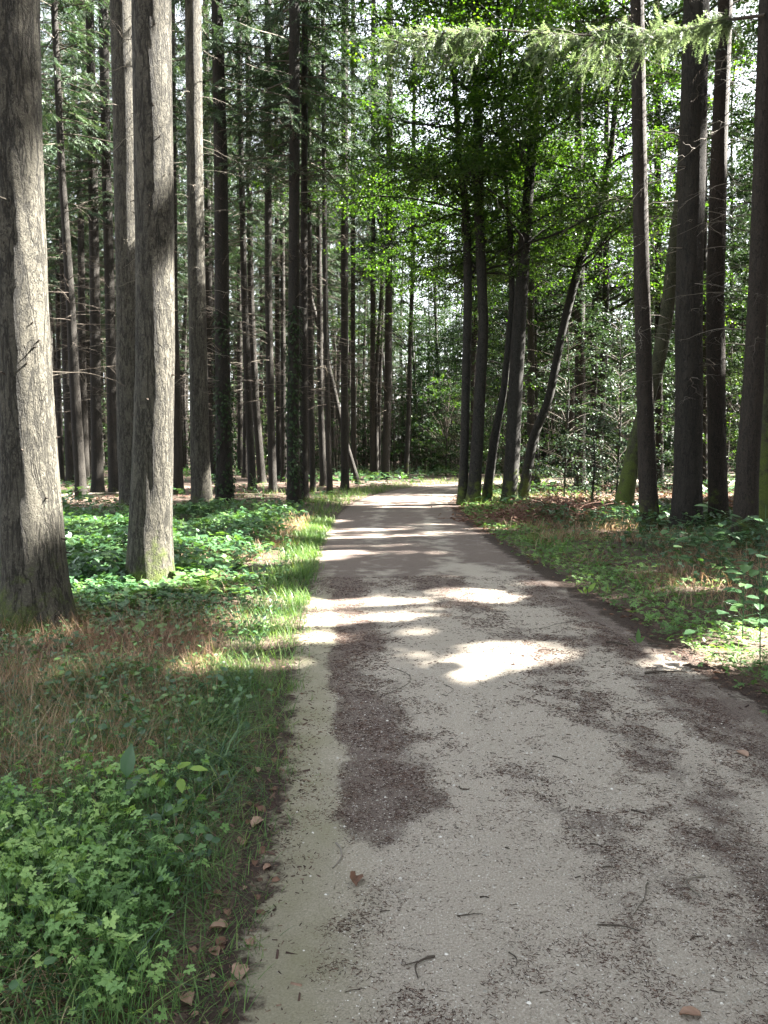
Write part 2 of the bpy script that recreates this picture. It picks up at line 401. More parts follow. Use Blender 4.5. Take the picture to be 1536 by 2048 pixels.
TA = np.array([t[0] for t in TG]); TB = np.array([t[1] for t in TG]); TR = np.array([t[2] for t in TG]); TZ = np.array([t[3] for t in TG])
def shades(P, pad=.0):                  # True where foliage at P would shut a sunlit opening
    g = P[:, :2]-S[None, :2]*(P[:, 2:3]/S[2]); hit = np.zeros(len(P), bool)
    wob = .35+1.35*fbm(P[:, 0]*1.9+P[:, 2]*.9, P[:, 1]*1.9-P[:, 2]*.6, 2, 11)
    for a, b, r, z in zip(TA, TB, TR, TZ):
        ab = b-a; t = np.clip(((g-a)@ab)/max(ab@ab, 1e-6), 0, 1)
        d = np.linalg.norm(g-(a+t[:, None]*ab), axis=1)
        hit |= (d < (r*wob+.04+pad)) & (P[:, 2] > z+.15)
    return hit

def shades3(P, D, Ln, pad=0.):
    return shades(P, pad) | shades(P+D*(Ln*.5)[:, None], pad) | shades(P+D*Ln[:, None], pad)
# ------------------------------------------------------------------ setting: ground and path
def axis(lo, hi, fine_lo, fine_hi, fs, growth=1.12):
    a = list(np.arange(fine_lo, fine_hi, fs)); s = fs
    x = a[-1]
    while x < hi: s *= growth; x += s; a.append(x)
    s = fs; x = a[0]; b = []
    while x > lo: s *= growth; x -= s; b.append(x)
    return np.array(b[::-1]+a)
gx = axis(-900, 900, -6, 6, .08); gy = axis(-900, 900, 1.5, 14, .08)
X, Yg = np.meshgrid(gx, gy); xs = X.ravel(); ys = Yg.ravel()
zs = ground_h(xs, ys)
e, sd, _ = lateral(xs, ys)
nx, ny = len(gx), len(gy)
ii = (np.arange(ny-1)[:, None]*nx+np.arange(nx-1)[None]).ravel()
Q = np.stack([ii, ii+1, ii+nx+1, ii+nx], 1)
m, n, l, b = newmat('forest_floor')
tc = n.new('ShaderNodeTexCoord')
n1 = noise(n, l, tc.outputs['Object'], 1.3, 5, .65); n2 = noise(n, l, tc.outputs['Object'], 45, 6, .75)
rp = ramp(n, [(.25, (.030, .020, .014)), (.5, (.075, .048, .034)), (.75, (.16, .115, .085))]); l.new(n2.outputs[0], rp.inputs[0])
gm = n.new('ShaderNodeMapRange'); gm.inputs[1].default_value = .52; gm.inputs[2].default_value = .68; l.new(n1.outputs[0], gm.inputs[0])
col = mixc(n, l, mth(n, l, 'MULTIPLY', gm.outputs[0], .55), rp.outputs[0], (.04, .06, .015))
l.new(col, b.inputs['Base Color']); b.inputs['Roughness'].default_value = .95
bp = n.new('ShaderNodeBump'); bp.inputs['Strength'].default_value = .8; bp.inputs['Distance'].default_value = .02
l.new(n2.outputs[0], bp.inputs['Height']); l.new(bp.outputs[0], b.inputs['Normal'])
obj('ground', mesh('ground', np.stack([xs, ys, zs], 1), [Q], smooth=True), m, kind='structure')

def litter(u, v):                       # needle litter cover on the path; u = metres from left edge, v = y-like distance
    u0 = u; u = u+.16*(fbm(v*1.1, v*0+2, 4, 97)-.5)+.07*(fbm(u*9, v*9, 3, 98)-.5)
    n1 = fbm(u*1.8, v*1.1, 5, 21); n2 = fbm(u*7, v*6, 4, 31)
    far = sstep(4.8, 13, v)
    s1 = sstep(.20, .30, u)*sstep(.98, .38, u)*sstep(2.7, 3.3, v)*(1.02+.25*far)
    s1b = sstep(.05, .3, u)*sstep(.75, .4, u)*sstep(2.9, 2.6, v)*.35
    c0 = 1.55+.25*np.sin(v*.35)
    s2 = np.exp(-((u-c0)/.28)**2)*(.74+.2*far)
    s3 = sstep(2.05, 2.6, u)*(.72)+sstep(1.8, 2.2, u)*.22
    blob = np.exp(-(((u-1.27)/.24)**2+((v-2.85)/.42)**2))*1.0+np.exp(-(((u-.42)/.17)**2+((v-2.3)/.12)**2))*.5+np.exp(-(((u-1.1)/.16)**2+((v-3.6)/.3)**2))*.35
    base = .14+far*(.95-.30*np.exp(-((u-.95)/.18)**2)-.38*np.exp(-((u-2.02)/.22)**2))
    d = np.maximum.reduce([s1, s1b, s2, s3, blob, base+0*u])
    return np.clip(d*1.05+(n1-.5)*1.1+(n2-.5)*1.1-.02, 0, 1)
# path sheet
vsel = np.concatenate([np.arange(0, 30, .04), np.arange(30, _ss[-1], .25)])
nu = 76
cxs = np.interp(vsel, _ss, PC[:, 0]); cys = np.interp(vsel, _ss, PC[:, 1])
nxs = np.interp(vsel, _ss, PN[:, 0]); nys = np.interp(vsel, _ss, PN[:, 1]); hws = np.interp(vsel, _ss, HW)
uu = np.linspace(-1, 1, nu)
wl_ = (fbm(vsel*1.3, vsel*0+3, 3, 41)-.5)*.22; wr_ = (fbm(vsel*.9, vsel*0+9, 3, 43)-.5)*.4
off = uu[None]*(hws[:, None]+.16+np.where(uu[None] < 0, -wl_[:, None], wr_[:, None]))
px_ = cxs[:, None]+nxs[:, None]*off; py_ = cys[:, None]+nys[:, None]*off
U = off+hws[:, None]
edge = np.minimum(1-np.abs(uu), .2)/.2
zz = .008*edge[None]+.03*(fbm(px_*1.2, py_*.5, 3, 51)-.5)*edge[None]+.003 + .012*np.exp(-((U-1.5)/.35)**2)
zz = np.maximum(zz, .004*edge[None]-.004)
Vp = np.stack([px_, py_, zz], -1).reshape(-1, 3)
nv = len(vsel)
ii = (np.arange(nv-1)[:, None]*nu+np.arange(nu-1)[None]).ravel()
Qp = np.stack([ii, ii+1, ii+nu+1, ii+nu], 1)
lit = litter(U.ravel(), py_.ravel())
moss_e = (sstep(.50, .12, U)*sstep(12, 6, py_)).ravel()
en = (fbm(px_*3, py_*3, 4, 81)-.5)*.20+(fbm(px_*22, py_*22, 3, 83)-.5)*.26
Ue = U+en
dirt_e = np.maximum(sstep(.07, -.02, Ue), sstep(2.62, 2.95, Ue)*np.where(py_ < 20, 1, 0)+sstep(2.9, 3.05, Ue)).clip(0, 1).ravel()
m, n, l, b = newmat('gravel_path')
tc = n.new('ShaderNodeTexCoord'); P = tc.outputs['Object']
def att(nm): a = n.new('ShaderNodeAttribute'); a.attribute_name = nm; return a.outputs['Fac']
f1 = noise(n, l, P, 130, 6, .85); f2 = noise(n, l, P, 3.0, 5, .65); f3 = noise(n, l, P, 320, 3, .7)
rp = ramp(n, [(.30, (.14, .118, .094)), (.5, (.41, .362, .298)), (.68, (.68, .62, .54))]); l.new(f1.outputs[0], rp.inputs[0])
c = mixc(n, l, mth(n, l, 'MULTIPLY', f2.outputs[0], .5), rp.outputs[0], (.28, .255, .21))
c = mixc(n, l, mth(n, l, 'MULTIPLY', mth(n, l, 'MULTIPLY', att('moss'), f2.outputs[0]), 1.1), c, (.20, .195, .105))
mp = n.new('ShaderNodeMapping'); mp.inputs['Scale'].default_value = (1, 1, 1); l.new(P, mp.inputs[0])
k1 = noise(n, l, mp.outputs[0], 75, 5, .8, 1.2)
th = mth(n, l, 'SUBTRACT', .82, mth(n, l, 'MULTIPLY', att('litter'), .56))
mr = n.new('ShaderNodeMapRange'); l.new(k1.outputs[0], mr.inputs[0]); l.new(th, mr.inputs[1]); l.new(mth(n, l, 'ADD', th, .24), mr.inputs[2])
en1 = noise(n, l, P, 7, 7, .72); dirt_f = n.new('ShaderNodeMapRange')
l.new(mth(n, l, 'ADD', att('dirt'), mth(n, l, 'MULTIPLY', mth(n, l, 'SUBTRACT', en1.outputs[0], .5), .55)), dirt_f.inputs[0]); dirt_f.inputs[1].default_value = .045; dirt_f.inputs[2].default_value = -.03
dcol = ramp(n, [(.25, (.020, .014, .011)), (.5, (.052, .036, .028)), (.75, (.12, .09, .07))]); l.new(f1.outputs[0], dcol.inputs[0])
lc = ramp(n, [(.3, (.035, .024, .021)), (.5, (.095, .066, .057)), (.68, (.26, .20, .175))]); l.new(f3.outputs[0], lc.inputs[0])
c = mixc(n, l, mth(n, l, 'MULTIPLY', mr.outputs[0], .88), c, lc.outputs[0])
c = mixc(n, l, dirt_f.outputs[0], c, dcol.outputs[0])
l.new(c, b.inputs['Base Color']); b.inputs['Roughness'].default_value = .9; b.inputs['Specular IOR Level'].default_value = .25
bp = n.new('ShaderNodeBump'); bp.inputs['Strength'].default_value = 1.0; bp.inputs['Distance'].default_value = .010
l.new(mth(n, l, 'ADD', f1.outputs[0], mth(n, l, 'MULTIPLY', mr.outputs[0], .4)), bp.inputs['Height']); l.new(bp.outputs[0], b.inputs['Normal'])
obj('path', mesh('path', Vp, [Qp], smooth=True, extra={'litter': lit, 'moss': moss_e, 'dirt': np.minimum(U, 2.80-U).ravel()}), m, kind='structure')

# ------------------------------------------------------------------ trees
def tube_trunk(pts, rad, seg, dz, rng, lump=.03, flare=.35, zbase=0.0):
    """pts (k,3) local, rad (k,) -> one continuous bark surface"""
    pts = np.asarray(pts, float); rad = np.asarray(rad, float)
    s = np.concatenate([[0], np.cumsum(np.linalg.norm(np.diff(pts, axis=0), axis=1))])
    t = [0.]; st = dz
    while t[-1] < s[-1]:
        t.append(t[-1]+st)
        if t[-1] > 6: st = min(st*1.06, .6)
    t = np.minimum(np.array(t), s[-1])
    Pm = np.stack([np.interp(t, s, pts[:, c]) for c in range(3)], 1)
    k = np.array([.25, .5, .25])
    for _ in range(4):
        for c in range(2): Pm[1:-1, c] = np.convolve(Pm[:, c], k, 'valid')
    R = np.interp(t, s, rad)
    th = np.arange(seg)*2*pi/seg
    TH, TT = np.meshgrid(th, t)
    sd = int(rng.integers(1000))
    cn = fbm(np.cos(TH)*1.6+5+TT*.5, np.sin(TH)*1.6+TT*.7+9, 3, sd)-.5
    fine = fbm(np.cos(TH)*6+TT*2.2+30, np.sin(TH)*6+TT*1.6+3, 3, sd+7)-.5
    rt = 1+flare*np.exp(-TT/.22)*(1+1.0*np.sin(TH*5+sd)*np.exp(-TT/.25)*.55+.9*cn)
    rr = R[:, None]*(1+lump*3*cn+lump*1.2*fine)*rt
    V = np.stack([Pm[:, 0][:, None]+rr*np.cos(TH), Pm[:, 1][:, None]+rr*np.sin(TH), Pm[:, 2][:, None]+0*TH], -1)
    V[0, :, 2] -= .12
    K = len(t); i = np.arange(K-1)[:, None]*seg; j = np.arange(seg)[None]; j2 = (j+1) % seg
    Qd = np.stack([i+j, i+j2, i+seg+j2, i+seg+j], -1).reshape(-1, 4)
    return V.reshape(-1, 3), Qd
def dead_branches(rng, axis_fn, rad_fn, z0, z1, n, Lm, droop=.0, curly=.12, sub=6, pale=.4, thick=1.0):
    """dead side branches, returned one by one as Geo pieces (tubes)"""
    out = []
    az0 = rng.uniform(0, 2*pi)
    for i in range(n):
        z = rng.uniform(z0, z1); a = rng.uniform(0, 2*pi)
        L = Lm*rng.uniform(.35, 1.1)
        k = 8; t = np.linspace(0, 1, k)
        base = axis_fn(z); r0 = rad_fn(z)
        d = np.array([cos(a), sin(a)]); el = rng.uniform(-.25, .35)
        px = base[0]+d[0]*(r0*.8+t*L); py = base[1]+d[1]*(r0*.8+t*L)
        pz = z+t*L*el-droop*L*t*t+np.cumsum(rng.normal(0, curly*L/k, k))*.6
        side = np.cumsum(rng.normal(0, curly*L/k, k))
        P = np.stack([px-d[1]*side, py+d[0]*side, pz], 1)
        g = Geo(); rb = (.006+.006*L*rng.uniform(.5, 1))*thick
        vv = np.clip(rng.normal(pale, .22), 0, 1)
        tubes(g, P[None], (rb*(1-.8*t))[None], 5, vv)
        ns = int(sub*L)
        if ns:
            j = rng.uniform(.2, .98, ns); bp_ = np.stack([np.interp(j, t, P[:, c]) for c in range(3)], 1)
            sg = rng.choice([-1, 1], ns); a2 = a+sg*rng.uniform(.5, 1.2, ns); l2 = L*rng.uniform(.12, .42, ns)*(1.1-j)
            t2 = np.linspace(0, 1, 5)
            dr = rng.uniform(-.1, .9, ns)
            PP = bp_[:, None]+np.stack([np.cos(a2)[:, None]*t2*l2[:, None], np.sin(a2)[:, None]*t2*l2[:, None], -(dr*l2)[:, None]*t2**1.6], -1)
            PP[:, 1:] += rng.normal(0, .02, (ns, 4, 3))*l2[:, None, None]*2
            tubes(g, PP, (rb*.38*(1-.75*t2))[None].repeat(ns, 0), 3, vv)
        out.append(g)
    return out
def merge(gs):
    g = Geo()
    for x in gs:
        for q in [np.concatenate(x.Q)]: g.add(np.concatenate(x.V), Q=q, A=np.concatenate(x.A))
    return g
def spruce_twigs(rng, H, hb, Lmax, dens=1.0, low=.5):
    nb = int((H-hb)*8.5*dens)
    z = hb+(H-hb)*rng.uniform(0, 1, nb)**1.05
    f = (H-z)/(H-hb)
    L = (Lmax*f**.8*(1-(f > .85)*low*rng.uniform(0, 1, nb))+.25)*rng.uniform(.7, 1.1, nb)
    az = rng.uniform(0, 2*pi, nb); rise = rng.uniform(-.35, .1, nb)+.5*(1-f)
    k = 7; t = np.linspace(0, 1, k)
    PB = np.stack([np.cos(az)[:, None]*L[:, None]*t, np.sin(az)[:, None]*L[:, None]*t,
                   z[:, None]+L[:, None]*(rise[:, None]*t-.35*t**2+.22*t**3)], -1)
    wood = (PB, (.012+.006*L)[:, None]*(1-.85*t)[None])
    cnt = np.maximum((L/.10).astype(int), 2)
    bi = np.repeat(np.arange(nb), cnt); s = rng.uniform(.12, 1.0, len(bi))
    pos = np.stack([PB[bi, 0, c]*0 for c in range(3)], 1)
    sk = s*(k-1); i0 = np.minimum(sk.astype(int), k-2); fr = (sk-i0)[:, None]
    pos = PB[bi, i0]*(1-fr)+PB[bi, i0+1]*fr
    sg = rng.choice([-1, 1], len(bi))
    a = az[bi]+sg*rng.uniform(.3, 1.25, len(bi))
    dn = rng.uniform(.1, 1.1, len(bi))
    dr = nrm(np.stack([np.cos(a), np.sin(a), -dn], 1))
    ln = rng.uniform(.28, .62, len(bi))*(1.15-.55*s)*np.minimum(1, .5+L[bi]*.3)
    up = nrm(rng.normal(0, .45, (len(bi), 3))+[0, 0, 1])
    vr = np.clip(rng.normal(.45, .2, len(bi))+.15*(s-.5)+np.repeat(rng.normal(0, .12, nb), cnt), 0, 1)
    return wood, pos, dr, up, ln, vr
def spruce_crown_mesh(name, tw, origin=None):
    wood, pos, dr, up, ln, vr = tw
    g = Geo()
    if origin is not None:
        k = ~shades3(pos+origin, dr, ln)
        pos, dr, up, ln, vr = pos[k], dr[k], up[k], ln[k], vr[k]
    scat(g, T_twig, pos, basis(dr, up), ln, vr)
    me = g.mesh(name)
    gw = Geo()
    PB, R = wood
    if origin is not None:
        mid = PB[:, 3]+origin; e_ = PB[:, -1]+origin; q = PB[:, 1]+origin
        k = ~(shades(mid) | shades(e_) | shades(q)); PB, R = PB[k], R[k]
    tubes(gw, PB, R, 3, .2)
    return me, gw.mesh(name+'_wood')
def beech_sprays(rng, cl, nl=46, rad=.75, size=.085, tilt=.35):
    """flat leaf sprays around cluster centres"""
    N = len(cl)*nl; c = np.repeat(cl, nl, 0)
    rr = np.sqrt(rng.uniform(0, 1, N))*rad*np.repeat(rng.uniform(.6, 1.2, len(cl)), nl); a = rng.uniform(0, 2*pi, N)
    tl = np.repeat(rng.normal(0, .25, (len(cl), 2)), nl, 0)
    dx, dy = rr*np.cos(a), rr*np.sin(a)
    # leaves gather along a few twigs in the spray
    ka = np.round((a+np.repeat(rng.uniform(0, 6, len(cl)), nl))/(2*pi/7))*(2*pi/7); mixk = .45
    dx = dx*(1-mixk)+rr*np.cos(ka)*mixk; dy = dy*(1-mixk)+rr*np.sin(ka)*mixk
    pos = c+np.stack([dx, dy, tl[:, 0]*dx+tl[:, 1]*dy-.12*rr**2+rng.normal(0, .05, N)], 1)
    fw = nrm(np.stack([np.cos(a), np.sin(a), -rng.uniform(0, .6, N)], 1)+rng.normal(0, .45, (N, 3)))
    up = nrm(rng.normal(0, tilt, (N, 3))+[0, 0, 1])
    vr = np.clip(rng.normal(.42, .2, N)+np.repeat(rng.normal(0, .12, len(cl)), nl), 0, 1)
    return pos, fw, up, size*rng.uniform(.7, 1.2, N), vr
def beech_mesh(name, sp, origin=None, tpl=T_diamond):
    pos, fw, up, sz, vr = sp
    if origin is not None:
        k = ~shades(pos+origin); pos, fw, up, sz, vr = pos[k], fw[k], up[k], sz[k], vr[k]
    g = Geo(); scat(g, tpl, pos, basis(fw, up), sz, vr); return g.mesh(name)

# shared spruce crown prototypes: a few shapes, every tree still its own object
rs = np.random.default_rng(11)
PROTO = []
for (H, hb, Lm, dn) in [(26, 9.5, 2.7, 1.35), (28, 11.5, 3.0, 1.35), (24, 8, 2.5, 1.35), (27, 10.5, 2.4, 1.2)]:
    tw = spruce_twigs(rs, H, hb, Lm, dn); PROTO.append((H, hb, tw, spruce_crown_mesh('spruce_crown', tw)))
EDGEP = []  # low, dense crowns shaped to block the sun
for (H, hb, Lm, dn) in [(29, 7.5, 3.3, 1.1), (27, 6.5, 3.1, 1.1)]: EDGEP.append((H, hb, spruce_twigs(rs, H, hb, Lm, dn, .2)))
for H, hb, tw in EDGEP:
    g = Geo(); scat(g, T_frond, tw[1], basis(tw[2], tw[3]), tw[4]*1.3, tw[5]); gw = Geo(); tubes(gw, tw[0][0], tw[0][1], 3, .2)
    PROTO.append((H, hb, tw, (g.mesh('spruce_crown'), gw.mesh('crown_wood'))))
sx_, sy_ = S[0]/S[2], S[1]/S[2]
_LO = np.array([min(a[0], b[0]) for a, b in zip(TA, TB)]); _HI = np.array([max(a[0], b[0]) for a, b in zip(TA, TB)])
def near_targets(x, y, H, R):           # does this crown stand between the sun and an opening?
    h = np.linspace(3, H, 16); gxs = x-sx_*h; gys = y-sy_*h
    for a, b, r, z in zip(TA, TB, TR, TZ):
        ab = b-a
        for u, v in zip(gxs, gys):
            t = np.clip(((np.array([u, v])-a)@ab)/max(ab@ab, 1e-6), 0, 1)
            if np.hypot(*(np.array([u, v])-(a+t*ab))) < r+R: return True
    return False
def trunk_blocks(x, y, H=24, pad=.0):
    h = np.linspace(.5, H, 160); gg = np.stack([x-sx_*h, y-sy_*h], 1)
    for i, (a, b, r, z) in enumerate(zip(TA, TB, TR, TZ)):
        ab = b-a; t = np.clip(((gg-a)@ab)/max(ab@ab, 1e-6), 0, 1)
        d = np.linalg.norm(gg-(a+t[:, None]*ab), axis=1)
        if ((d < r*.6+(.42 if i in KEY else .10)) & (h > z+.3) & (r > .11)).any(): return True
    return False
DEADP = []
for i in range(4):
    rg = np.random.default_rng(50+i)
    gs = dead_branches(rg, lambda z: (0, 0), lambda z: .12, 3.5, 13.5, 64, 1.9, .05, .10, 5, .18, 1.1)
    DEADP.append(merge(gs).mesh('dead_branches'))
TRUNKP = []
for i in range(5):
    rg = np.random.default_rng(80+i); H = 26
    zt = np.array([0, 5, 12, 20, H]); w = rg.normal(0, .12, (5, 2)); w[0] = 0
    pts = np.stack([w[:, 0]*zt/8, w[:, 1]*zt/8, zt], 1)
    V, Qd = tube_trunk(pts, [.17, .15, .12, .07, .01], 12, .25, rg)
    TRUNKP.append(mesh('trunk', V, [Qd], smooth=True))
nspruce = 0; FARLAST = []
def far_spruce(x, y, s=1.0, label='', group='', i=None, bare=False, thick=1.0, crown=True, tplx=None):
    """a spruce built from shared meshes, or with its own crown cut open where sun should pass"""
    global nspruce
    i = nspruce if i is None else i; nspruce += 1
    z = float(ground_h(x, y)[0])
    o = thing('spruce_tree', label, 'tree', (x, y, z), group); FARLAST.append(o)
    o.rotation_euler = (0, 0, (i*2.399) % (2*pi))
    rot = o.rotation_euler[2]
    t = obj('trunk', TRUNKP[i % 5], M['bark'], o); t.scale = (thick, thick, s)
    H, hb, tw, (mc, mw) = PROTO[4+i % 2] if tplx else PROTO[i % 4]
    if crown:
        if near_targets(x, y, H*s, 3.0):
            ca, sa = cos(rot), sin(rot)
            Rm = np.array([[ca, -sa, 0], [sa, ca, 0], [0, 0, 1]])
            (PB, R), pos, dr, up, ln, vr = tw
            k = ~shades3((pos*s)@Rm.T+[x, y, z], dr@Rm.T, ln*s*(1.3 if tplx else 1), .03 if tplx else 0)
            kb = ~(shades((PB[:, 1]*s)@Rm.T+[x, y, z]) | shades((PB[:, 3]*s)@Rm.T+[x, y, z]) | shades((PB[:, -1]*s)@Rm.T+[x, y, z]))
            g = Geo(); scat(g, tplx or T_twig, pos[k], basis(dr[k], up[k]), ln[k]*(1.3 if tplx else 1), vr[k]); mc = g.mesh('spruce_crown')
            g = Geo(); tubes(g, PB[kb], R[kb], 3, .2); mw = g.mesh('crown_wood')
        c = obj('crown', mc, M['spruce'], o); c.scale = (s, s, s)
        w = obj('branches', mw, M['deadwood'], c, kind='stuff')
    if not bare:
        d = obj('dead_branches', DEADP[i % 4], M['deadwood'], o, kind='stuff'); d.scale = (s, s, s*hb/13.5)
    return o

# --- trees read off the photograph: (kind, near label, [(x, y, width) pixels from the base up])
HT = [
 ('near', 'thick grey spruce at the left edge with a sunlit flank and moss at its foot', [(76, 1262, 132), (70, 1150, 117), (61, 1000, 108), (51, 800, 97), (43, 600, 90), (33, 300, 84), (24, 0, 80)]),
 ('near', 'thick spruce among the brambles with a bright sunlit right side, second from left', [(298, 1180, 88), (301, 1050, 80), (306, 900, 76), (310, 750, 73), (311, 600, 72), (308, 300, 68), (303, 0, 64)]),
 ('big', 'spruce standing half hidden behind the thick bramble spruce, its upper left flank sunlit', [(268, 1036, 52), (262, 900, 50), (258, 600, 47), (254, 300, 46), (248, 0, 45)]),
 ('big', 'slim pale spruce lit along its whole height with curly dead twigs', [(405, 1030, 42), (400, 900, 37), (394, 600, 33), (390, 350, 30), (386, 0, 27)]),
 ('ivy', 'dark ivy-clad spruce right of the slim pale sunlit one', [(450, 1013, 34), (447, 850, 31), (444, 600, 28), (442, 350, 25), (434, 0, 19)]),
 ('ivy', 'ivy-clad dark spruce closest to the path on its left side', [(588, 1018, 30), (586, 850, 25), (588, 600, 22), (589, 300, 20), (589, 0, 18)]),
 ('mid', 'straight dark spruce just right of the ivy-clad one by the path', [(609, 1008, 18), (607, 800, 16), (607, 600, 15), (609, 300, 12), (610, 0, 11)]),
 ('mid', 'straight spruce with a sunlit foot between the two ivy-clad trunks', [(546, 990, 20), (541, 800, 15), (537, 600, 14), (536, 300, 13), (536, 0, 12)]),
 ('mid', 'dark spruce where the verge meets the bend, fourth trunk left of the path end', [(690, 982, 19), (689, 800, 15), (689, 500, 14), (689, 300, 13), (690, 0, 12)]),
 ('mid', 'dark spruce on the left of the path end, behind the leaning trunk', [(770, 962, 17), (776, 800, 15), (778, 500, 13), (780, 0, 11)]),
 ('mid', 'thin dark trunk just left of the path end pair', [(745, 962, 14), (745, 800, 10), (746, 500, 9), (747, 0, 8)]),
 ('mid', 'slender spruce at the fallen log, leaning a little left', [(163, 1001, 22), (151, 800, 19), (141, 600, 16), (124, 350, 12), (108, 0, 10)]),
 ('mid', 'pale grey spruce with a flared foot left of the fallen log', [(142, 968, 25), (136, 800, 16), (128, 600, 13), (122, 300, 11), (116, 0, 9)]),
 ('mid', 'dark spruce with spreading roots behind the fallen log', [(196, 986, 27), (192, 800, 20), (190, 600, 18), (185, 300, 16), (179, 0, 13)]),
 ('mid', 'thin spruce between the log and the flared spruce', [(177, 955, 13), (174, 700, 11), (170, 300, 9), (166, 0, 8)]),
 ('mid', 'dark spruce touching the right end of the fallen log', [(230, 988, 22), (224, 800, 19), (220, 600, 18), (212, 300, 16), (206, 0, 15)]),
 ('mid', 'dark spruce showing between the sunlit bramble spruce and the slim pale one', [(357, 992, 24), (352, 800, 18), (348, 600, 14), (346, 300, 12), (344, 0, 10)]),
 ('mid', 'dark spruce close behind the slim pale one on its right', [(427, 962, 17), (421, 800, 14), (418, 600, 13), (414, 300, 12), (411, 0, 10)]),
 ('mid', 'spruce behind the left edge spruce on its right side', [(111, 956, 19), (103, 800, 15), (94, 600, 12), (81, 300, 10), (71, 0, 8)]),
 ('mid', 'narrow sunlit spruce far back right of the ivy-clad trunk', [(481, 950, 15), (480, 800, 11), (479, 600, 10), (479, 0, 8)]),
 ('mid', 'spruce bending right at its foot with a sunlit upper stem', [(505, 982, 19), (497, 800, 15), (489, 600, 13), (482, 300, 10), (478, 0, 8)]),
 ('mid', 'dark spruce between the bent one and the sunlit-footed one', [(524, 970, 20), (511, 800, 15), (502, 600, 12), (497, 300, 10), (495, 0, 8)]),
 ('mid', 'thin dark spruce left of the path-side ivy trunk', [(558, 960, 13), (555, 700, 10), (553, 300, 8), (552, 0, 7)]),
 ('mid', 'thin dark spruce close beside the path-side ivy trunk', [(568, 968, 12), (566, 700, 10), (564, 300, 8), (563, 0, 7)]),
 ('mid', 'dark spruce two trunks right of the path-side ivy trunk', [(626, 985, 15), (622, 800, 11), (620, 600, 9), (618, 300, 8), (617, 0, 7)]),
 ('mid', 'dark straight spruce of a close pair by the verge, left one', [(647, 973, 15), (641, 800, 12), (638, 500, 10), (637, 250, 8), (636, 0, 7)]),
 ('mid', 'dark straight spruce of a close pair by the verge, right one', [(660, 991, 14), (655, 800, 11), (651, 600, 10), (648, 300, 8), (646, 0, 7)]),
 ('mid', 'thin trunk between the leaning stem and the bend', [(707, 962, 12), (706, 700, 9), (706, 300, 8), (706, 0, 7)]),
 ('beech', 'thin curved tree at the left corner of the path end', [(812, 960, 14), (817, 850, 9), (820, 700, 8), (825, 550, 8), (827, 300, 7), (830, 0, 6)]),
 ('lean', 'thin dead stem leaning left against the spruces by the bend', [(717, 970, 10), (690, 880, 11), (668, 780, 10), (645, 680, 9), (620, 590, 8), (600, 500, 6)]),
 ('beech', 'dark beech at the right path corner, leftmost of the leaning group', [(924, 1009, 22), (929, 900, 18), (936, 600, 17), (934, 420, 15), (920, 330, 13), (912, 200, 9), (905, 50, 6)]),
 ('beech', 'dark beech with a mossy foot, second of the group right of the path', [(946, 1010, 30), (954, 900, 25), (967, 650, 20), (959, 450, 19), (955, 210, 17), (950, 0, 13)]),
 ('beech', 'slim forked beech leaning right between the two stoutest trunks of the group', [(972, 1008, 22), (990, 870, 18), (1008, 780, 14), (1025, 600, 12), (1020, 450, 11), (1010, 340, 7), (1004, 200, 5)]),
 ('beech', 'stout smooth beech of the group, tallest with a dark upper fork', [(1018, 1009, 32), (1026, 880, 29), (1035, 700, 28), (1048, 500, 24), (1060, 340, 19), (1076, 180, 18), (1084, 0, 16)]),
 ('beech', 'strongly right-leaning beech stem on the right of the group', [(1045, 1003, 22), (1066, 875, 19), (1098, 800, 17), (1122, 675, 16), (1142, 590, 17), (1170, 490, 15), (1197, 420, 13), (1223, 310, 11), (1240, 100, 8)]),
 ('mid', 'dark upright trunk hidden behind the leaning stems with a sunlit rim', [(1061, 986, 19), (1062, 800, 15), (1062, 500, 13), (1062, 200, 11), (1062, 0, 10)]),
 ('mid', 'tall dark trunk with a pale sunlit left side behind the young beeches', [(1160, 985, 24), (1160, 700, 20), (1159, 500, 18), (1158, 250, 15), (1157, 0, 13)]),
 ('beech', 'dark beech stem rising out of the young beech foliage', [(1190, 982, 22), (1201, 820, 19), (1211, 650, 13), (1213, 450, 11), (1214, 200, 9), (1216, 0, 7)]),
 ('red', 'brown spruce standing in front of the mossy leaning trunk', [(1301, 1066, 36), (1295, 950, 34), (1290, 800, 30), (1284, 600, 29), (1279, 300, 25), (1276, 100, 23), (1274, 0, 22)]),
 ('moss', 'moss-covered trunk leaning right with a green swollen foot', [(1242, 1036, 50), (1256, 960, 40), (1272, 880, 36), (1296, 800, 34), (1318, 720, 33), (1335, 620, 30), (1345, 520, 27), (1362, 380, 22), (1370, 200, 18), (1375, 0, 12)]),
 ('bigr', 'thickest spruce on the right side with moss low on its trunk', [(1372, 1072, 62), (1376, 950, 52), (1378, 800, 49), (1378, 600, 48), (1386, 300, 44), (1393, 0, 40)]),
 ('red', 'reddish brown spruce right of the thickest right-hand trunk', [(1438, 1066, 38), (1434, 900, 33), (1430, 600, 31), (1438, 300, 27), (1451, 0, 22)]),
 ('redb', 'lichen-spotted trunk near the right edge rising from leafy saplings', [(1487, 1105, 46), (1494, 950, 40), (1508, 750, 35), (1517, 550, 32), (1528, 250, 30), (1538, 0, 29)]),
 ('moss', 'dark mossy trunk cut by the right edge of the picture', [(1527, 1078, 38), (1533, 900, 33), (1545, 600, 30), (1560, 300, 28), (1575, 0, 26)]),
 ('mid', 'dim grey trunk seen between the brown spruce and the thickest right-hand trunk', [(1319, 972, 16), (1318, 800, 14), (1316, 500, 12), (1314, 0, 10)]),
 ('mid', 'dim trunk seen between the two right-hand spruces', [(1408, 976, 15), (1408, 700, 12), (1408, 400, 11), (1408, 0, 9)]),
]
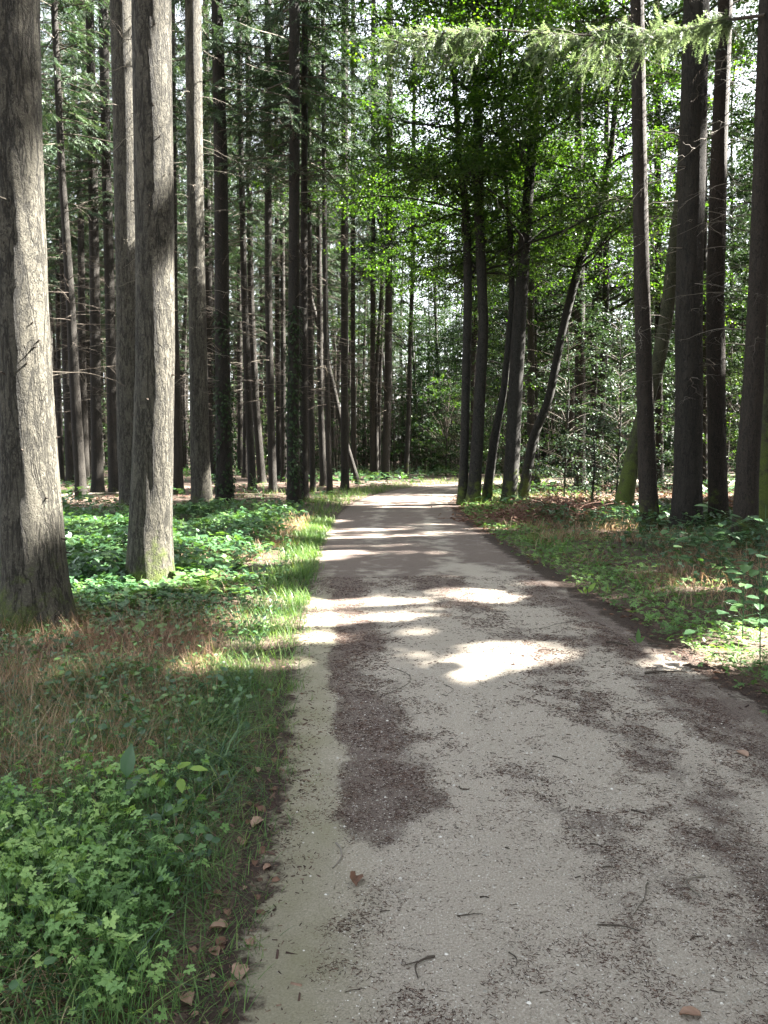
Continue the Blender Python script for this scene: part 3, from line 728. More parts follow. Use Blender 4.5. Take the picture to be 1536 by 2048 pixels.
def extend(P, R, H, r_end=.03):
    P = list(P); R = list(R)
    if P[-1][2] < H:
        d = (P[-1]-P[-2])/max(P[-1][2]-P[-2][2], .1); z = P[-1][2]
        q = P[-1]+d*(H-z)*.6; q[2] = H
        q[:2] = P[-1][:2]+np.clip(d[:2], -.12, .12)*(H-z)
        P.append(q); R.append(r_end)
    return np.array(P), np.array(R)
handxy = []
for ti, (kind, label, pl) in enumerate(HT):
    rg = np.random.default_rng(300+ti)
    b0 = G(pl[0][0], pl[0][1]); Y = b0[1]
    P = [atY(x, y, Y) for x, y, w in pl]; P[0] = b0
    if 'moss-covered' in label: pl = [(a, b, c*.8) for a, b, c in pl]
    R = [w/2*np.linalg.norm(p-[0, 0, CAMZ])/FPX*.985 for p, (x, y, w) in zip(P, pl)]
    R[0] = min(R[0], R[1]*1.12)
    P = np.array(P)
    br = kind in ('beech', 'moss', 'lean', 'redb')
    H = {'beech': 19, 'moss': 20, 'lean': P[-1][2]+.5, 'redb': 22}.get(kind, 26+rg.uniform(-2, 2))
    P, R = extend(P, R, H)
    gz = float(ground_h(b0[0], b0[1])[0]); org = np.array([b0[0], b0[1], gz])
    L = P-org; L[0, 2] = 0
    handxy.append((b0[0], b0[1]))
    nm = 'beech_tree' if br else 'spruce_tree'
    if kind == 'lean': nm = 'leaning_dead_tree'
    root = thing(nm, label, 'tree', org, 'beeches right of the path' if kind == 'beech' else ('spruces of the stand' if not br else None))
    near = kind == 'near'
    V, Qd = tube_trunk(L, R, 72 if near else (32 if Y < 20 else 16), .03 if near else (.07 if Y < 20 else .15), rg,
                       .035 if near else .03, .16 if near else .30)
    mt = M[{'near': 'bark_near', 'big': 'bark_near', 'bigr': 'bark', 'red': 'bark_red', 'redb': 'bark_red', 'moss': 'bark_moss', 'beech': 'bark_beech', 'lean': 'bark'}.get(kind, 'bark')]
    obj('trunk', mesh('trunk', V, [Qd], smooth=True), mt, root)
    ax = lambda z: (np.interp(z, L[:, 2], L[:, 0]), np.interp(z, L[:, 2], L[:, 1]))
    rf = lambda z: np.interp(z, L[:, 2], R)
    if kind == 'ivy':
        N = 1500; z = rg.uniform(.1, 1, N)**1.2*5.2; a = rg.uniform(0, 2*pi, N)
        cx_, cy_ = ax(z); r = rf(z)+rg.uniform(0, .06, N)
        keep = fbm(a*1.2+3, z*1.1, 3, ti) > .36+.05*z/5
        pos = np.stack([cx_+r*np.cos(a), cy_+r*np.sin(a), z], 1)[keep]; a = a[keep]; k = len(pos)
        fw = nrm(np.stack([np.cos(a)*.4, np.sin(a)*.4, -np.ones(k)], 1)+rg.normal(0, .35, (k, 3)))
        up = nrm(np.stack([np.cos(a), np.sin(a), np.full(k, .5)], 1)+rg.normal(0, .3, (k, 3)))
        g = Geo(); scat(g, T_diamond, pos, basis(fw, up), rg.uniform(.06, .11, k), rg.uniform(0, 1, k))
        obj('ivy', g.mesh('ivy'), M['ivy'], root, kind='stuff')
    if kind in ('near', 'big', 'bigr', 'red', 'redb'):
        # stubs of snapped branches and individual dead side branches
        zr = {'near': (2.0, 8), 'big': (3., 13), 'bigr': (2.2, 11), 'red': (2.0, 11), 'redb': (3, 10)}[kind]
        nb = {'near': 9, 'big': 48, 'bigr': 62, 'red': 60, 'redb': 34}[kind]
        pale = .8 if 'pale' in label else .5
        for g in dead_branches(rg, ax, rf, zr[0], zr[1], nb, {'near': .7, 'big': 1.1}.get(kind, 1.4), .3, .26, 9, pale, .6):
            obj('dead_branch', g.mesh('dead_branch'), M['deadwood'], root)
        g = Geo(); N = 60 if near else 40
        z = rg.uniform(.6, 8, N); a = rg.uniform(0, 2*pi, N); cx_, cy_ = ax(z); r = rf(z); l_ = rg.uniform(.02, .07, N)
        p0 = np.stack([cx_+r*.95*np.cos(a), cy_+r*.95*np.sin(a), z], 1); d = np.stack([np.cos(a), np.sin(a), rg.uniform(-.3, .5, N)], 1)
        tubes(g, np.stack([p0, p0+d*l_[:, None]], 1), np.array([[.010, .002]]).repeat(N, 0), 5, .0)
        obj('branch_stubs', g.mesh('branch_stubs'), M['deadwood'], root, kind='stuff')
    if not br:
        hb = 12 if kind not in ('mid', 'ivy') else rg.uniform(8.5, 11)
        if Y < 15: hb = 11.5
        tw = spruce_twigs(rg, H, hb, 2.7 if kind != 'mid' else 2.4, 1.15)
        (PB, Rw), pos, dr, up, ln, vr = tw
        cx_, cy_ = ax(pos[:, 2]); pos = pos+np.stack([cx_, cy_, 0*cx_], 1)
        cx_, cy_ = ax(PB[..., 2].ravel()); PB = PB+np.stack([cx_, cy_, 0*cx_], 1).reshape(PB.shape)
        mc, mw = spruce_crown_mesh('spruce_crown', ((PB, Rw), pos, dr, up, ln, vr), org)
        c = obj('crown', mc, M['spruce'], root); obj('branches', mw, M['deadwood'], c, kind='stuff')
        if kind in ('mid', 'ivy'):
            gs = dead_branches(rg, ax, rf, 3, hb+1, 46, 1.7, .05, .10, 5, .2, 1.0)
            obj('dead_branches', merge(gs).mesh('dead_branches'), M['deadwood'], root, kind='stuff')
    elif kind == 'lean':
        for g in dead_branches(rg, ax, rf, 2.5, H-.5, 8, 1.2, .1, .12, 4, .3): obj('dead_branch', g.mesh('dead_branch'), M['deadwood'], root)
    else:
        # limbs rising from the upper trunk, carrying flat leaf sprays
        nl = 34 if kind == 'beech' else 18
        zl = rg.uniform(6.2 if kind == 'beech' else 8, H-2, nl); cl = []
        for z in zl:
            a = rg.uniform(0, 2*pi); Lb = rg.uniform(2.2, 4.6)*(1 if z < 13 else .7); el = rg.uniform(.15, .8)
            t = np.linspace(0, 1, 9); cx_, cy_ = ax(z)
            w1 = np.cumsum(rg.normal(0, .05, 9))*Lb*.6; w2 = np.cumsum(rg.normal(0, .04, 9))*Lb*.6
            PL = np.stack([cx_+cos(a)*Lb*t-sin(a)*w1, cy_+sin(a)*Lb*t+cos(a)*w1, z+Lb*(el*t-.3*t*t)+w2], 1)
            if shades(PL[2:]+org, .1).any(): continue
            r0 = min(.034, rf(z)*.4); g = Geo(); tubes(g, PL[None], (r0*(1-.85*t)+.004)[None], 6, .2)
            tt = rg.uniform(.2, 1.08, 21)
            cc = np.stack([np.interp(tt, t, PL[:, c]) for c in range(3)], 1)+rg.normal(0, [.85, .85, .3], (21, 3))
            pts0 = np.stack([np.interp(np.clip(tt-.12, 0, 1), t, PL[:, c]) for c in range(3)], 1)
            t2 = np.linspace(0, 1, 4)[None, :, None]
            tubes(g, pts0[:, None]*(1-t2)+cc[:, None]*t2+np.array([0, 0, .12])*np.sin(t2*pi), np.array([[.008, .006, .004, .002]]).repeat(21, 0), 3, .2)
            obj('limb', g.mesh('limb'), mt, root); cl.append(cc)
        sp = beech_sprays(rg, np.concatenate(cl), 70, .8, .088)
        obj('crown', beech_mesh('crown', sp, org), M['beech'], root)
    if kind == 'redb':
        # the long live bough that crosses the top of the picture
        PB = np.array(BRZ)-org; t = np.linspace(0, 1, 40); tk = np.linspace(0, 1, len(PB))
        PL = np.stack([np.interp(t, tk, PB[:, c]) for c in range(3)], 1); PL[:, 2] += .05*np.sin(t*9)
        g = Geo(); tubes(g, PL[None], (.022*(1-.8*t)+.003)[None], 6, .1)
        bough = obj('bough', g.mesh('bough'), M['deadwood'], root)
        N = 290; s = rg.uniform(.04, 1.0, N)**.85; s = s[(vn(s*14, s*0, 5) > .30) | (s > .9)]; N = len(s); p = np.stack([np.interp(s, t, PL[:, c]) for c in range(3)], 1)
        a = rg.choice([-1, 1], N)*rg.uniform(.3, 1.3, N)+pi; ln = rg.uniform(.12, 1.05, N)*(1.15-.55*s)*np.minimum(1, s*2.2)
        dr = nrm(np.stack([np.cos(a), np.sin(a), -rg.uniform(-.25, .95, N)], 1))
        # each side shoot carries its own row of needle twigs
        t3 = np.linspace(.1, 1, 9); bi = np.repeat(np.arange(N), 9); st = np.tile(t3, N)
        q = p[bi]+dr[bi]*(ln[bi]*st)[:, None]+np.array([0, 0, -.38])*(ln[bi]*st**2)[:, None]
        d2 = nrm(dr[bi]*.8+rg.normal(0, .5, (len(bi), 3))+[0, 0, -.35])
        g = Geo(); scat(g, T_twig, q, basis(d2, nrm(rg.normal(0, .4, (len(bi), 3))+[0, 0, 1])), rg.uniform(.12, .26, len(bi)), np.clip(rg.normal(.75, .2, len(bi)), 0, 1))
        tt = np.linspace(0, 1, 5)
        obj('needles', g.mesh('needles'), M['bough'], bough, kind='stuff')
        g = Geo(); tubes(g, p[:, None]+dr[:, None]*(ln[:, None]*tt)[..., None]+np.array([0, 0, -.38])*(ln[:, None]*tt**2)[..., None], np.array([[.006, .005, .004, .003, .002]]).repeat(N, 0), 3, .3)
        obj('side_twigs', g.mesh('side_twigs'), M['deadwood'], bough, kind='stuff')
handxy = np.array(handxy); FAR = []
def name_far():
    names = [(-999, 'left of the thickest edge spruce'), (60, 'right of the thick left edge spruce'), (305, 'left of the slim pale spruce'), (402, 'right of the slim pale spruce'),
             (448, 'between the two ivy-clad spruces'), (587, 'right of the path-side ivy trunk'), (690, 'left of the path end'), (815, 'straight above the path end'), (925, 'among the leaning beech stems'),
             (1045, 'behind the young beeches'), (1190, 'left of the brown spruce'), (1296, 'right of the brown spruce'), (1377, 'right of the thickest right-hand spruce'), (1436, 'left of the lichen-spotted trunk'), (1494, 'right of the lichen-spotted trunk')]
    nth = ['first', 'second', 'third', 'fourth', 'fifth', 'sixth', 'seventh', 'eighth', 'ninth', 'tenth', 'eleventh', 'twelfth', 'thirteenth', 'fourteenth', 'fifteenth', 'sixteenth', 'seventeenth', 'eighteenth', 'nineteenth', 'twentieth']
    cells = {}
    for o, word in FAR:
        u = o.location.x/o.location.y*FPX+768
        gap = [t for a, t in names if u >= a][-1] if u < 1560 else None
        if gap: cells.setdefault((word, gap), []).append((u, o))
    for (word, gap), L in cells.items():
        for i, (u, o) in enumerate(sorted(L, key=lambda q: q[0])):
            if i < len(nth): o['label'] = '%s from left of the %ss %s' % (nth[i], word, gap)

# --- the rest of the stand, behind the trees above, and spruces added around it for shade
rg = np.random.default_rng(5)
pts = [tuple(p) for p in handxy]
def ok(x, y, md):
    e_, _, _ = lateral(np.array([x]), np.array([y]))
    if e_[0] < 1.2: return False
    return all((x-a)**2+(y-b_)**2 > md*md for a, b_ in pts)
n_back = 0
for tries in range(6000):
    if n_back >= 148: break
    y = rg.uniform(27, 92); x = rg.uniform(-.56, .56)*y
    if n_back > 118: x = -abs(x); y = y*.7+8; x = x*.7
    u = x/y*FPX+768
    if 800 < u < 930 and y < 62: continue
    if u > 820 and rg.uniform() < .45: continue
    if not ok(x, y, 2.3 if x < 0 else 2.8): continue
    pts.append((x, y)); n_back += 1
    side = 'left' if x < 0 else 'right'
    far_spruce(x, y, rg.uniform(.85, 1.12), 'dark slender spruce trunk standing far back in the %s part of the forest' % side, 'far spruces in the %s part' % side,
               thick=rg.uniform(.75, 1.15)); FAR.append((FARLAST[-1], 'far dark spruce'))
n_side = 0; SEED_SIDE = 8; rg = np.random.default_rng(SEED_SIDE)  # spruces added off frame, crowns shaped to shade the foreground and pass sun patches
for tries in range(5000):
    if n_side >= 80: break
    x = rg.uniform(5.5, 31); y = rg.uniform(-2, 27)
    if (x-2.4)/max(y, .1) < .52: continue
    if not ok(x, y, 2.1) or trunk_blocks(x, y): continue
    pts.append((x, y)); n_side += 1
    far_spruce(x, y, rg.uniform(.85, 1.1), 'spruce added beyond the right edge, its crown shaped to shade the foreground', 'spruces added for shade beyond the right edge', bare=True, tplx=T_twig if (x-3.6)/max(y, .1) < .55 and y < 18 else T_frond)
n_far = 0; rg = np.random.default_rng(41)  # dense spruces added to put the background in shade
for tries in range(5000):
    if n_far >= 22: break
    x = rg.uniform(18, 66); y = rg.uniform(33, 96)
    if x/y < .40 or not ok(x, y, 3.0): continue
    pts.append((x, y)); n_far += 1
    far_spruce(x, y, rg.uniform(.85, 1.1), 'dense spruce added deep in the right-hand wood to shade the background', 'dense spruces added for shade deep in the right-hand wood', bare=True, tplx=T_frond)
n_rear = 0; rg = np.random.default_rng(42)  # unseen spruces added to block sky light on the camera-facing trunks
for tries in range(5000):
    if n_rear >= 16: break
    x = rg.uniform(-20, 20); y = rg.uniform(-34, -8)
    if abs(x) < 3.2 or not ok(x, y, 2.9): continue
    pts.append((x, y)); n_rear += 1
    far_spruce(x, y, rg.uniform(.9, 1.1), 'unseen spruce added behind the viewpoint to keep light off the trunks', 'unseen spruces added behind the viewpoint', bare=True, tplx=T_frond)
n_left = 0; rg = np.random.default_rng(43)
for tries in range(5000):
    if n_left >= 12: break
    x = rg.uniform(-24, -7); y = rg.uniform(-8, 26)
    if -x/max(y, .1) < .58 or not ok(x, y, 2.8): continue
    pts.append((x, y)); n_left += 1
    far_spruce(x, y, rg.uniform(.9, 1.1), 'spruce standing beyond the left edge of the picture', 'spruces beyond the left edge')
print('trees', n_far, n_rear, n_left, n_back, n_side, len(HT))

# --- young beeches and understorey shrubs
def young_beech(x, y, H, rad, ncl, label, group=None, name='young_beech', z0=.3, size=.08, var=0, mat='beech', tilt=.35):
    r_ = np.random.default_rng(int(abs(x*91+y*37)+var)); z = float(ground_h(x, y)[0])
    o = thing(name, label, 'tree', (x, y, z), group)
    V, Qd = tube_trunk([(0, 0, 0), (.1, .05, H*.5), (.0, .1, H)], [.035, .025, .006], 8, .2, r_, .03, .2)
    obj('trunk', mesh('trunk', V, [Qd], smooth=True), M['bark_beech'], o)
    zz_ = r_.uniform(z0, H, ncl); f = 1-((zz_-H*.4)/(H*.75))**2; a = r_.uniform(0, 2*pi, ncl); rr = rad*np.sqrt(r_.uniform(.02, 1, ncl))*np.clip(f, .15, 1)
    cl = np.stack([rr*np.cos(a), rr*np.sin(a), zz_-.06*rr], 1)
    t2 = np.linspace(0, 1, 5)[None, :, None]
    g = Geo(); b_ = np.stack([0*zz_, 0*zz_, np.maximum(zz_-.35*rr, .1)], 1)
    tubes(g, b_[:, None]*(1-t2)+cl[:, None]*t2+np.array([0, 0, .1])*np.sin(t2*pi), np.array([[.012, .009, .006, .004, .002]]).repeat(ncl, 0), 3, .15)
    obj('branches', g.mesh('branches'), M['deadwood'], o, kind='stuff')
    obj('crown', beech_mesh('crown', beech_sprays(r_, cl, 60, .6, size, tilt)), M[mat], o)
    return o
for (px, py, Y, H, rad, n_, lb) in [(1235, 0, 23.5, 5.6, 2.0, 125, 'young beech with flat sunlit leaf sprays behind the mossy leaning trunk'),
                                    (1130, 0, 25, 6.5, 2.0, 60, 'young beech in deep shade behind the brush heap'),
                                    (1185, 0, 21.5, 2.4, 1.5, 50, 'low bushy young beech right behind the brush heap'),
                                    (1010, 0, 29, 7.0, 1.9, 70, 'young beech between the stems of the leaning group'),
                                    (900, 0, 47, 6.0, 2.6, 80, 'leafy young tree overhanging the far bend of the path'),
                                    (1420, 0, 31, 6.0, 2.2, 70, 'young beech in the gap between the right-hand spruces'),
                                    (560, 0, 44, 5.0, 2.0, 60, 'leafy young beech glowing green behind the left spruces')]:
    p = atY(px, 900, Y); young_beech(p[0], Y, H, rad, n_, lb, mat='gloss' if Y < 26 else 'beech', tilt=.22 if Y < 26 else .35)
# shared shrubs for the background
r_ = np.random.default_rng(77)
SHR = []
for i in range(3):
    H = 5; cl = r_.normal(0, [1.0, 1.0, 0], (70, 3)); cl[:, 2] = r_.uniform(.2, H, 70)
    g = Geo(); cb = cl.copy(); cb[:, :2] *= .1; cb[:, 2] *= .6; t2 = np.linspace(0, 1, 4)[None, :, None]
    tubes(g, cb[:, None]*(1-t2)+cl[:, None]*t2, np.array([[.015, .010, .006, .003]]).repeat(70, 0), 3, .15)
    V, Qd = tube_trunk([(0, 0, 0), (.1, .0, 2.5), (.0, .1, 5)], [.04, .03, .01], 6, .4, r_, .03, .2)
    SHR.append((mesh('trunk', V, [Qd], smooth=True), g.mesh('shrub_branches'), beech_mesh('shrub_crown', beech_sprays(r_, cl, 34, .65, .14))))
ns = 0
for tries in range(4000):
    if ns >= 90: break
    y = r_.uniform(40, 84); x = r_.uniform(-.58, .6)*y
    if not ok(x, y, 1.6): continue
    pts.append((x, y)); ns += 1
    sd_ = 'left' if x < 0 else 'right'
    o = thing('understorey_shrub', 'leafy understorey shrub in the dim background on the %s' % sd_, 'shrub', (x, y, float(ground_h(x, y)[0])), 'understorey shrubs on the %s' % sd_)
    s = r_.uniform(.6, 1.35); o.scale = (s, s, s); o.rotation_euler = (0, 0, r_.uniform(0, 6))
    a, b_, c_ = SHR[ns % 3]; FAR.append((o, 'dim shrub'))
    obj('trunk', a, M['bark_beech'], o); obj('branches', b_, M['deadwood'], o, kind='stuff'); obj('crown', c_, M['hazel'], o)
# broadleaf trees filling the middle distance, mostly on the right
r_ = np.random.default_rng(177); BRD = []; BSP = []
for i in range(3):
    H = 19; V, Qd = tube_trunk([(0, 0, 0), (.2, .1, 6), (-.1, .3, 12), (.2, .1, H)], [.15, .12, .08, .02], 10, .3, r_, .04, .3)
    nlb = 34; zb = r_.uniform(3.2, H-1, nlb); a = r_.uniform(0, 2*pi, nlb); Lb = r_.uniform(1.6, 3.8, nlb); t = np.linspace(0, 1, 7)
    PL = np.stack([np.cos(a)[:, None]*Lb[:, None]*t, np.sin(a)[:, None]*Lb[:, None]*t, zb[:, None]+Lb[:, None]*(r_.uniform(.1, .7, nlb)[:, None]*t-.25*t*t)], -1)
    PL[:, 1:] += np.cumsum(r_.normal(0, .06, (nlb, 6, 3)), 1)
    g = Geo(); tubes(g, PL, (.035*(1-.85*t)+.003)[None].repeat(nlb, 0), 5, .2)
    k = r_.integers(2, 7, (nlb, 13)); cc = PL[np.arange(nlb)[:, None], k].reshape(-1, 3)+r_.normal(0, [.7, .7, .3], (nlb*13, 3))
    BRD.append((mesh('trunk', V, [Qd], smooth=True), g.mesh('limbs'), None)); BSP.append(beech_sprays(r_, cc, 60, .7, .105)); BRD[-1] = BRD[-1][:2]+(beech_mesh('crown', BSP[-1]),)
ns = 0
for tries in range(4000):
    if ns >= 44: break
    y = r_.uniform(30, 84); x = r_.uniform(-.2, .6)*y; u = x/y*FPX+768
    if u < 560 or (u < 700 and r_.uniform() < .5): continue
    if 800 < u < 930 and y < 58: continue
    if not ok(x, y, 2.2): continue
    pts.append((x, y)); ns += 1; z_ = float(ground_h(x, y)[0])
    o = thing('broadleaf_tree', 'slim leafy broadleaf tree filling the gaps in the %s of the wood' % ('middle distance' if y < 55 else 'far back'), 'tree', (x, y, z_), 'leafy trees in the %s' % ('middle distance' if y < 55 else 'far back'))
    s = r_.uniform(.8, 1.2); rz = r_.uniform(0, 6); o.scale = (s, s, s); o.rotation_euler = (0, 0, rz)
    a, b_, c_ = BRD[ns % 3]
    if near_targets(x, y, 19*s, 3.8):
        ca, sa = cos(rz), sin(rz); Rm = np.array([[ca, -sa, 0], [sa, ca, 0], [0, 0, 1]])
        k = ~shades((BSP[ns % 3][0]*s)@Rm.T+[x, y, z_]); c_ = beech_mesh('crown', tuple(q[k] for q in BSP[ns % 3]))
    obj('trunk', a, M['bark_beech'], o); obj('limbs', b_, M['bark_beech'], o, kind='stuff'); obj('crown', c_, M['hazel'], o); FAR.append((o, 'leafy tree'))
name_far()
# the far wood that closes the view: thin stems and leaf masses nobody could count
r_ = np.random.default_rng(99); g = Geo(); gt = Geo()
N = 8000; a = np.concatenate([r_.uniform(-42, 42, N), r_.uniform(42, 318, N//2)])*pi/180; R_ = r_.uniform(86, 110, len(a))  # wider arc lies out of view, added to keep low sky light out
x = R_*np.sin(a); y = R_*np.cos(a); hh = r_.uniform(0, 1, len(a))**1.5*19
cl = np.stack([x, y, hh+.3], 1)
pos, fw, up, sz, vr = beech_sprays(r_, cl, 26, 1.6, .34, .8)
scat(g, T_diamond, pos, basis(fw, up), sz, vr)
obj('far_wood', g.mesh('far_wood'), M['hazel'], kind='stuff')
N = 700; a = r_.uniform(-50, 50, N)*pi/180; R_ = r_.uniform(88, 120, N); x = R_*np.sin(a); y = R_*np.cos(a)
t = np.linspace(0, 1, 4); Hh = r_.uniform(10, 20, N)
PP = np.stack([x[:, None]+r_.normal(0, .3, (N, 4)), y[:, None]+0*t, ground_h(x, y)[:, None]+Hh[:, None]*t-.3*(t < .1)], -1)
tubes(gt, PP, (r_.uniform(.07, .2, N)[:, None]*(1-.6*t)), 5, .1)
obj('far_stems', gt.mesh('far_stems'), M['deadwood'], kind='stuff')
# thicket of thin stems behind the bend
N = 420; x = r_.uniform(-8, 14, N); y = r_.uniform(50, 66, N); k = lateral(x, y)[0] > 3; x, y = x[k], y[k]; N = len(x)
PP = np.stack([x[:, None]+np.cumsum(r_.normal(0, .12, (N, 4)), 1), y[:, None]+0*t, ground_h(x, y)[:, None]+r_.uniform(3, 8, N)[:, None]*t-.2*(t < .1)], -1)
g = Geo(); tubes(g, PP, (r_.uniform(.02, .06, N)[:, None]*(1-.7*t)), 4, .1)
obj('thicket_stems', g.mesh('thicket_stems'), M['deadwood'], kind='stuff')
cl = np.stack([r_.uniform(-12, 20, 1500), r_.uniform(50, 72, 1500), r_.uniform(.1, 1, 1500)**1.2*10], 1); cl = cl[lateral(cl[:, 0], cl[:, 1])[0] > 3]
g = Geo(); pos, fw, up, sz, vr = beech_sprays(r_, cl, 26, .9, .17, .5); scat(g, T_diamond, pos, basis(fw, up), sz, vr)
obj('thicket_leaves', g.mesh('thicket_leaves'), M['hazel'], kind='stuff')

# ------------------------------------------------------------------ ground cover
def region(rng, N, x0, x1, y0, y1):
    # more plants close to the camera
    return rng.uniform(x0, x1, N), rng.uniform(y0, y1, N)
def place(x, y, z=0): return np.stack([x, y, ground_h(x, y)+z], 1)
def heading(rng, n, el): a = rng.uniform(0, 2*pi, n); return nrm(np.stack([np.cos(a)*np.cos(el), np.sin(a)*np.cos(el), np.sin(el)], 1)), a
def leaves_on_stalks(name, mat, tpl, x, y, hgt, size, rng, el=(-.2, .5), stalk=.0015, tilt=.35, var=.5, kind='stuff', pad=0):
    n = len(x); p = place(x, y); hh = hgt
    fw, a = heading(rng, n, rng.uniform(el[0], el[1], n))
    off_ = np.stack([np.cos(a), np.sin(a)], 1)*(hh*.35)[:, None]
    tip = p+np.stack([off_[:, 0], off_[:, 1], hh], 1)
    g = Geo(); up = nrm(rng.normal(0, tilt, (n, 3))+[0, 0, 1])
    v = np.clip(rng.normal(var, .22, n)+1.3*(fbm(x*2.5, y*2.5, 3, 61)-.5), 0, 1)
    scat(g, tpl, tip, basis(fw, up), size, v)
    if stalk:
        t = np.linspace(0, 1, 3)[None, :, None]
        mid = p[:, None]*(1-t)+tip[:, None]*t; mid[:, 1, :2] -= off_*.25
        tubes(g, mid, np.full((n, 3), stalk), 3, v*.5)
    return obj(name, g.mesh(name), M[mat], kind=kind)
def blades(name, mat, x, y, L, w, rng, tpl=T_blade, el=(.7, 1.5), var=.5, vs=.22):
    n = len(x); p = place(x, y, -.005)
    fw, a = heading(rng, n, rng.uniform(el[0], el[1], n))
    up = nrm(np.stack([-np.cos(a), -np.sin(a), np.full(n, .8)], 1)) if tpl is not T_arch else np.tile([0, 0, 1.], (n, 1))
    v = np.clip(rng.normal(var, vs, n)+.5*(fbm(x*2, y*2, 2, 71)-.5), 0, 1)
    g = Geo(); sc3 = np.stack([w, L, L], 1)
    scat(g, tpl, p, basis(fw, up), sc3, v)
    return obj(name, g.mesh(name), M[mat], kind='stuff')
r_ = np.random.default_rng(123)
def pick(x, y, prob): k = r_.uniform(0, 1, len(x)) < prob; return x[k], y[k]
# 1 green grass fringe along the left edge of the path
x, y = region(r_, 120000, -3, 0, 1.9, 17); e, sd, _ = lateral(x, y)
x, y = pick(x, y, (sd < 0)*np.where(y < 7, 1, .7)*sstep(-.10, .06, e+.22*(fbm(x*5, y*5, 3, 6)-.5))*sstep(.75, .25, e+.25*(fbm(x*2, y*2, 3, 1)-.5))*(.45+.9*(fbm(x*3, y*3, 2, 4) > .5)))
blades('verge_grass', 'grass', x, y, r_.uniform(.05, .17, len(x))*np.clip(y/5, .7, 1.3), r_.uniform(.002, .0042, len(x))*np.clip(y/4, 1, 2.2), r_, el=(.3, 1.45), var=.5)
# sparse grass further in and on the right verge
x, y = region(r_, 90000, -7, 9, 2, 30); e, sd, _ = lateral(x, y)
x, y = pick(x, y, (e > .25)*np.exp(-e/2.2)*sstep(.42, .6, fbm(x*1.1, y*1.1, 3, 14)))
blades('loose_grass', 'grass', x, y, r_.uniform(.08, .24, len(x)), r_.uniform(.003, .005, len(x))*np.clip(y/5, 1, 3), r_, el=(.5, 1.4), var=.42)
# 2 dry brown grass: the reddish patch left, and the right verge
x, y = region(r_, 70000, -5.2, -.7, 2.6, 8.2); e, sd, _ = lateral(x, y)
x, y = pick(x, y, sstep(.35, .9, e)*sstep(3.0, 3.8, y)*sstep(7.6, 5.8, y+.5*x*.3)*(.45+.8*(fbm(x*1.8, y*1.8, 3, 15)>.42)))
blades('dry_grass', 'drygrass', x, y, r_.uniform(.10, .30, len(x)), r_.uniform(.0022, .004, len(x)), r_, el=(.15, 1.4), var=.42, vs=.25)
x, y = region(r_, 90000, -4, 10, 4, 17); e, sd, _ = lateral(x, y)
pr = np.where(sd > 0, sstep(.35, 1.2, e)*sstep(.44, .58, fbm(x*.9, y*.9, 3, 16))*sstep(6, 3.5, e), sstep(.3, .6, e)*sstep(2.4, 1.4, e)*sstep(.5, .62, fbm(x*1.1, y*1.1, 3, 18))*(y > 7))
x, y = pick(x, y, pr)
blades('dry_stalks', 'drygrass', x, y, r_.uniform(.12, .34, len(x)), r_.uniform(.003, .0055, len(x))*np.clip(y/7, .8, 2), r_, el=(.3, 1.45), var=.6, vs=.25)
# 3 arching sedge tussocks in the left foreground
c = np.stack([r_.uniform(-2.8, -.7, 80), r_.uniform(2.1, 4.8, 80)], 1)
x = (c[:, None, 0]+r_.normal(0, .07, (80, 30))).ravel(); y = (c[:, None, 1]+r_.normal(0, .07, (80, 30))).ravel()
e, sd, _ = lateral(x, y); x, y = x[e > .25], y[e > .25]
blades('sedge', 'sedge', x, y, r_.uniform(.14, .36, len(x)), r_.uniform(.004, .0085, len(x)), r_, T_arch, el=(.75, 1.35), var=.45)
x, y = region(r_, 16000, -3, -.5, 1.9, 5.5); e, sd, _ = lateral(x, y)
x, y = pick(x, y, sstep(.1, .4, e)*(.25+.75*(fbm(x*2.2, y*2.2, 3, 44) > .5)))
blades('tall_grass', 'grass', x, y, r_.uniform(.12, .34, len(x)), r_.uniform(.002, .0045, len(x)), r_, T_arch, el=(.6, 1.45), var=.45)
# 4 lobed herb leaves, bottom left
x, y = region(r_, 26000, -2.4, -.45, 1.75, 4.2); e, sd, _ = lateral(x, y)
pr = sstep(.15, .4, e)*np.clip(1.25-.62*(y-2.0)-.15*(x+1.2), 0, 1)*sstep(.40, .56, fbm(x*3.4+4, y*3.4, 3, 19)-.03*(y > 2.6))
x, y = pick(x, y, pr*.44)
leaves_on_stalks('lobed_herbs', 'herb', T_herb, x, y, r_.uniform(.04, .22, len(x)), r_.uniform(.015, .050, len(x)), r_, (-.7, .5), tilt=.5, var=.5)
x, y = region(r_, 9000, -2.6, -.5, 1.9, 4.2); e, sd, _ = lateral(x, y)
x, y = pick(x, y, sstep(.2, .5, e)*(fbm(x*2.7, y*2.7, 3, 47) > .48)*.8)
blades('withered_grass', 'drygrass', x, y, r_.uniform(.10, .30, len(x)), r_.uniform(.0018, .0035, len(x)), r_, T_arch, el=(.3, 1.4), var=.5, vs=.3)
# 5 small mixed leaves among the grass
x, y = region(r_, 38000, -4.5, -.4, 1.9, 9); e, sd, _ = lateral(x, y)
x, y = pick(x, y, sstep(.15, .4, e)*(.15+.6*sstep(.5, .6, fbm(x*1.7, y*1.7, 3, 23)))*.8)
leaves_on_stalks('small_leaves', 'bramble', T_oval, x, y, r_.uniform(.03, .14, len(x)), r_.uniform(.025, .055, len(x)), r_, (-.3, .6))
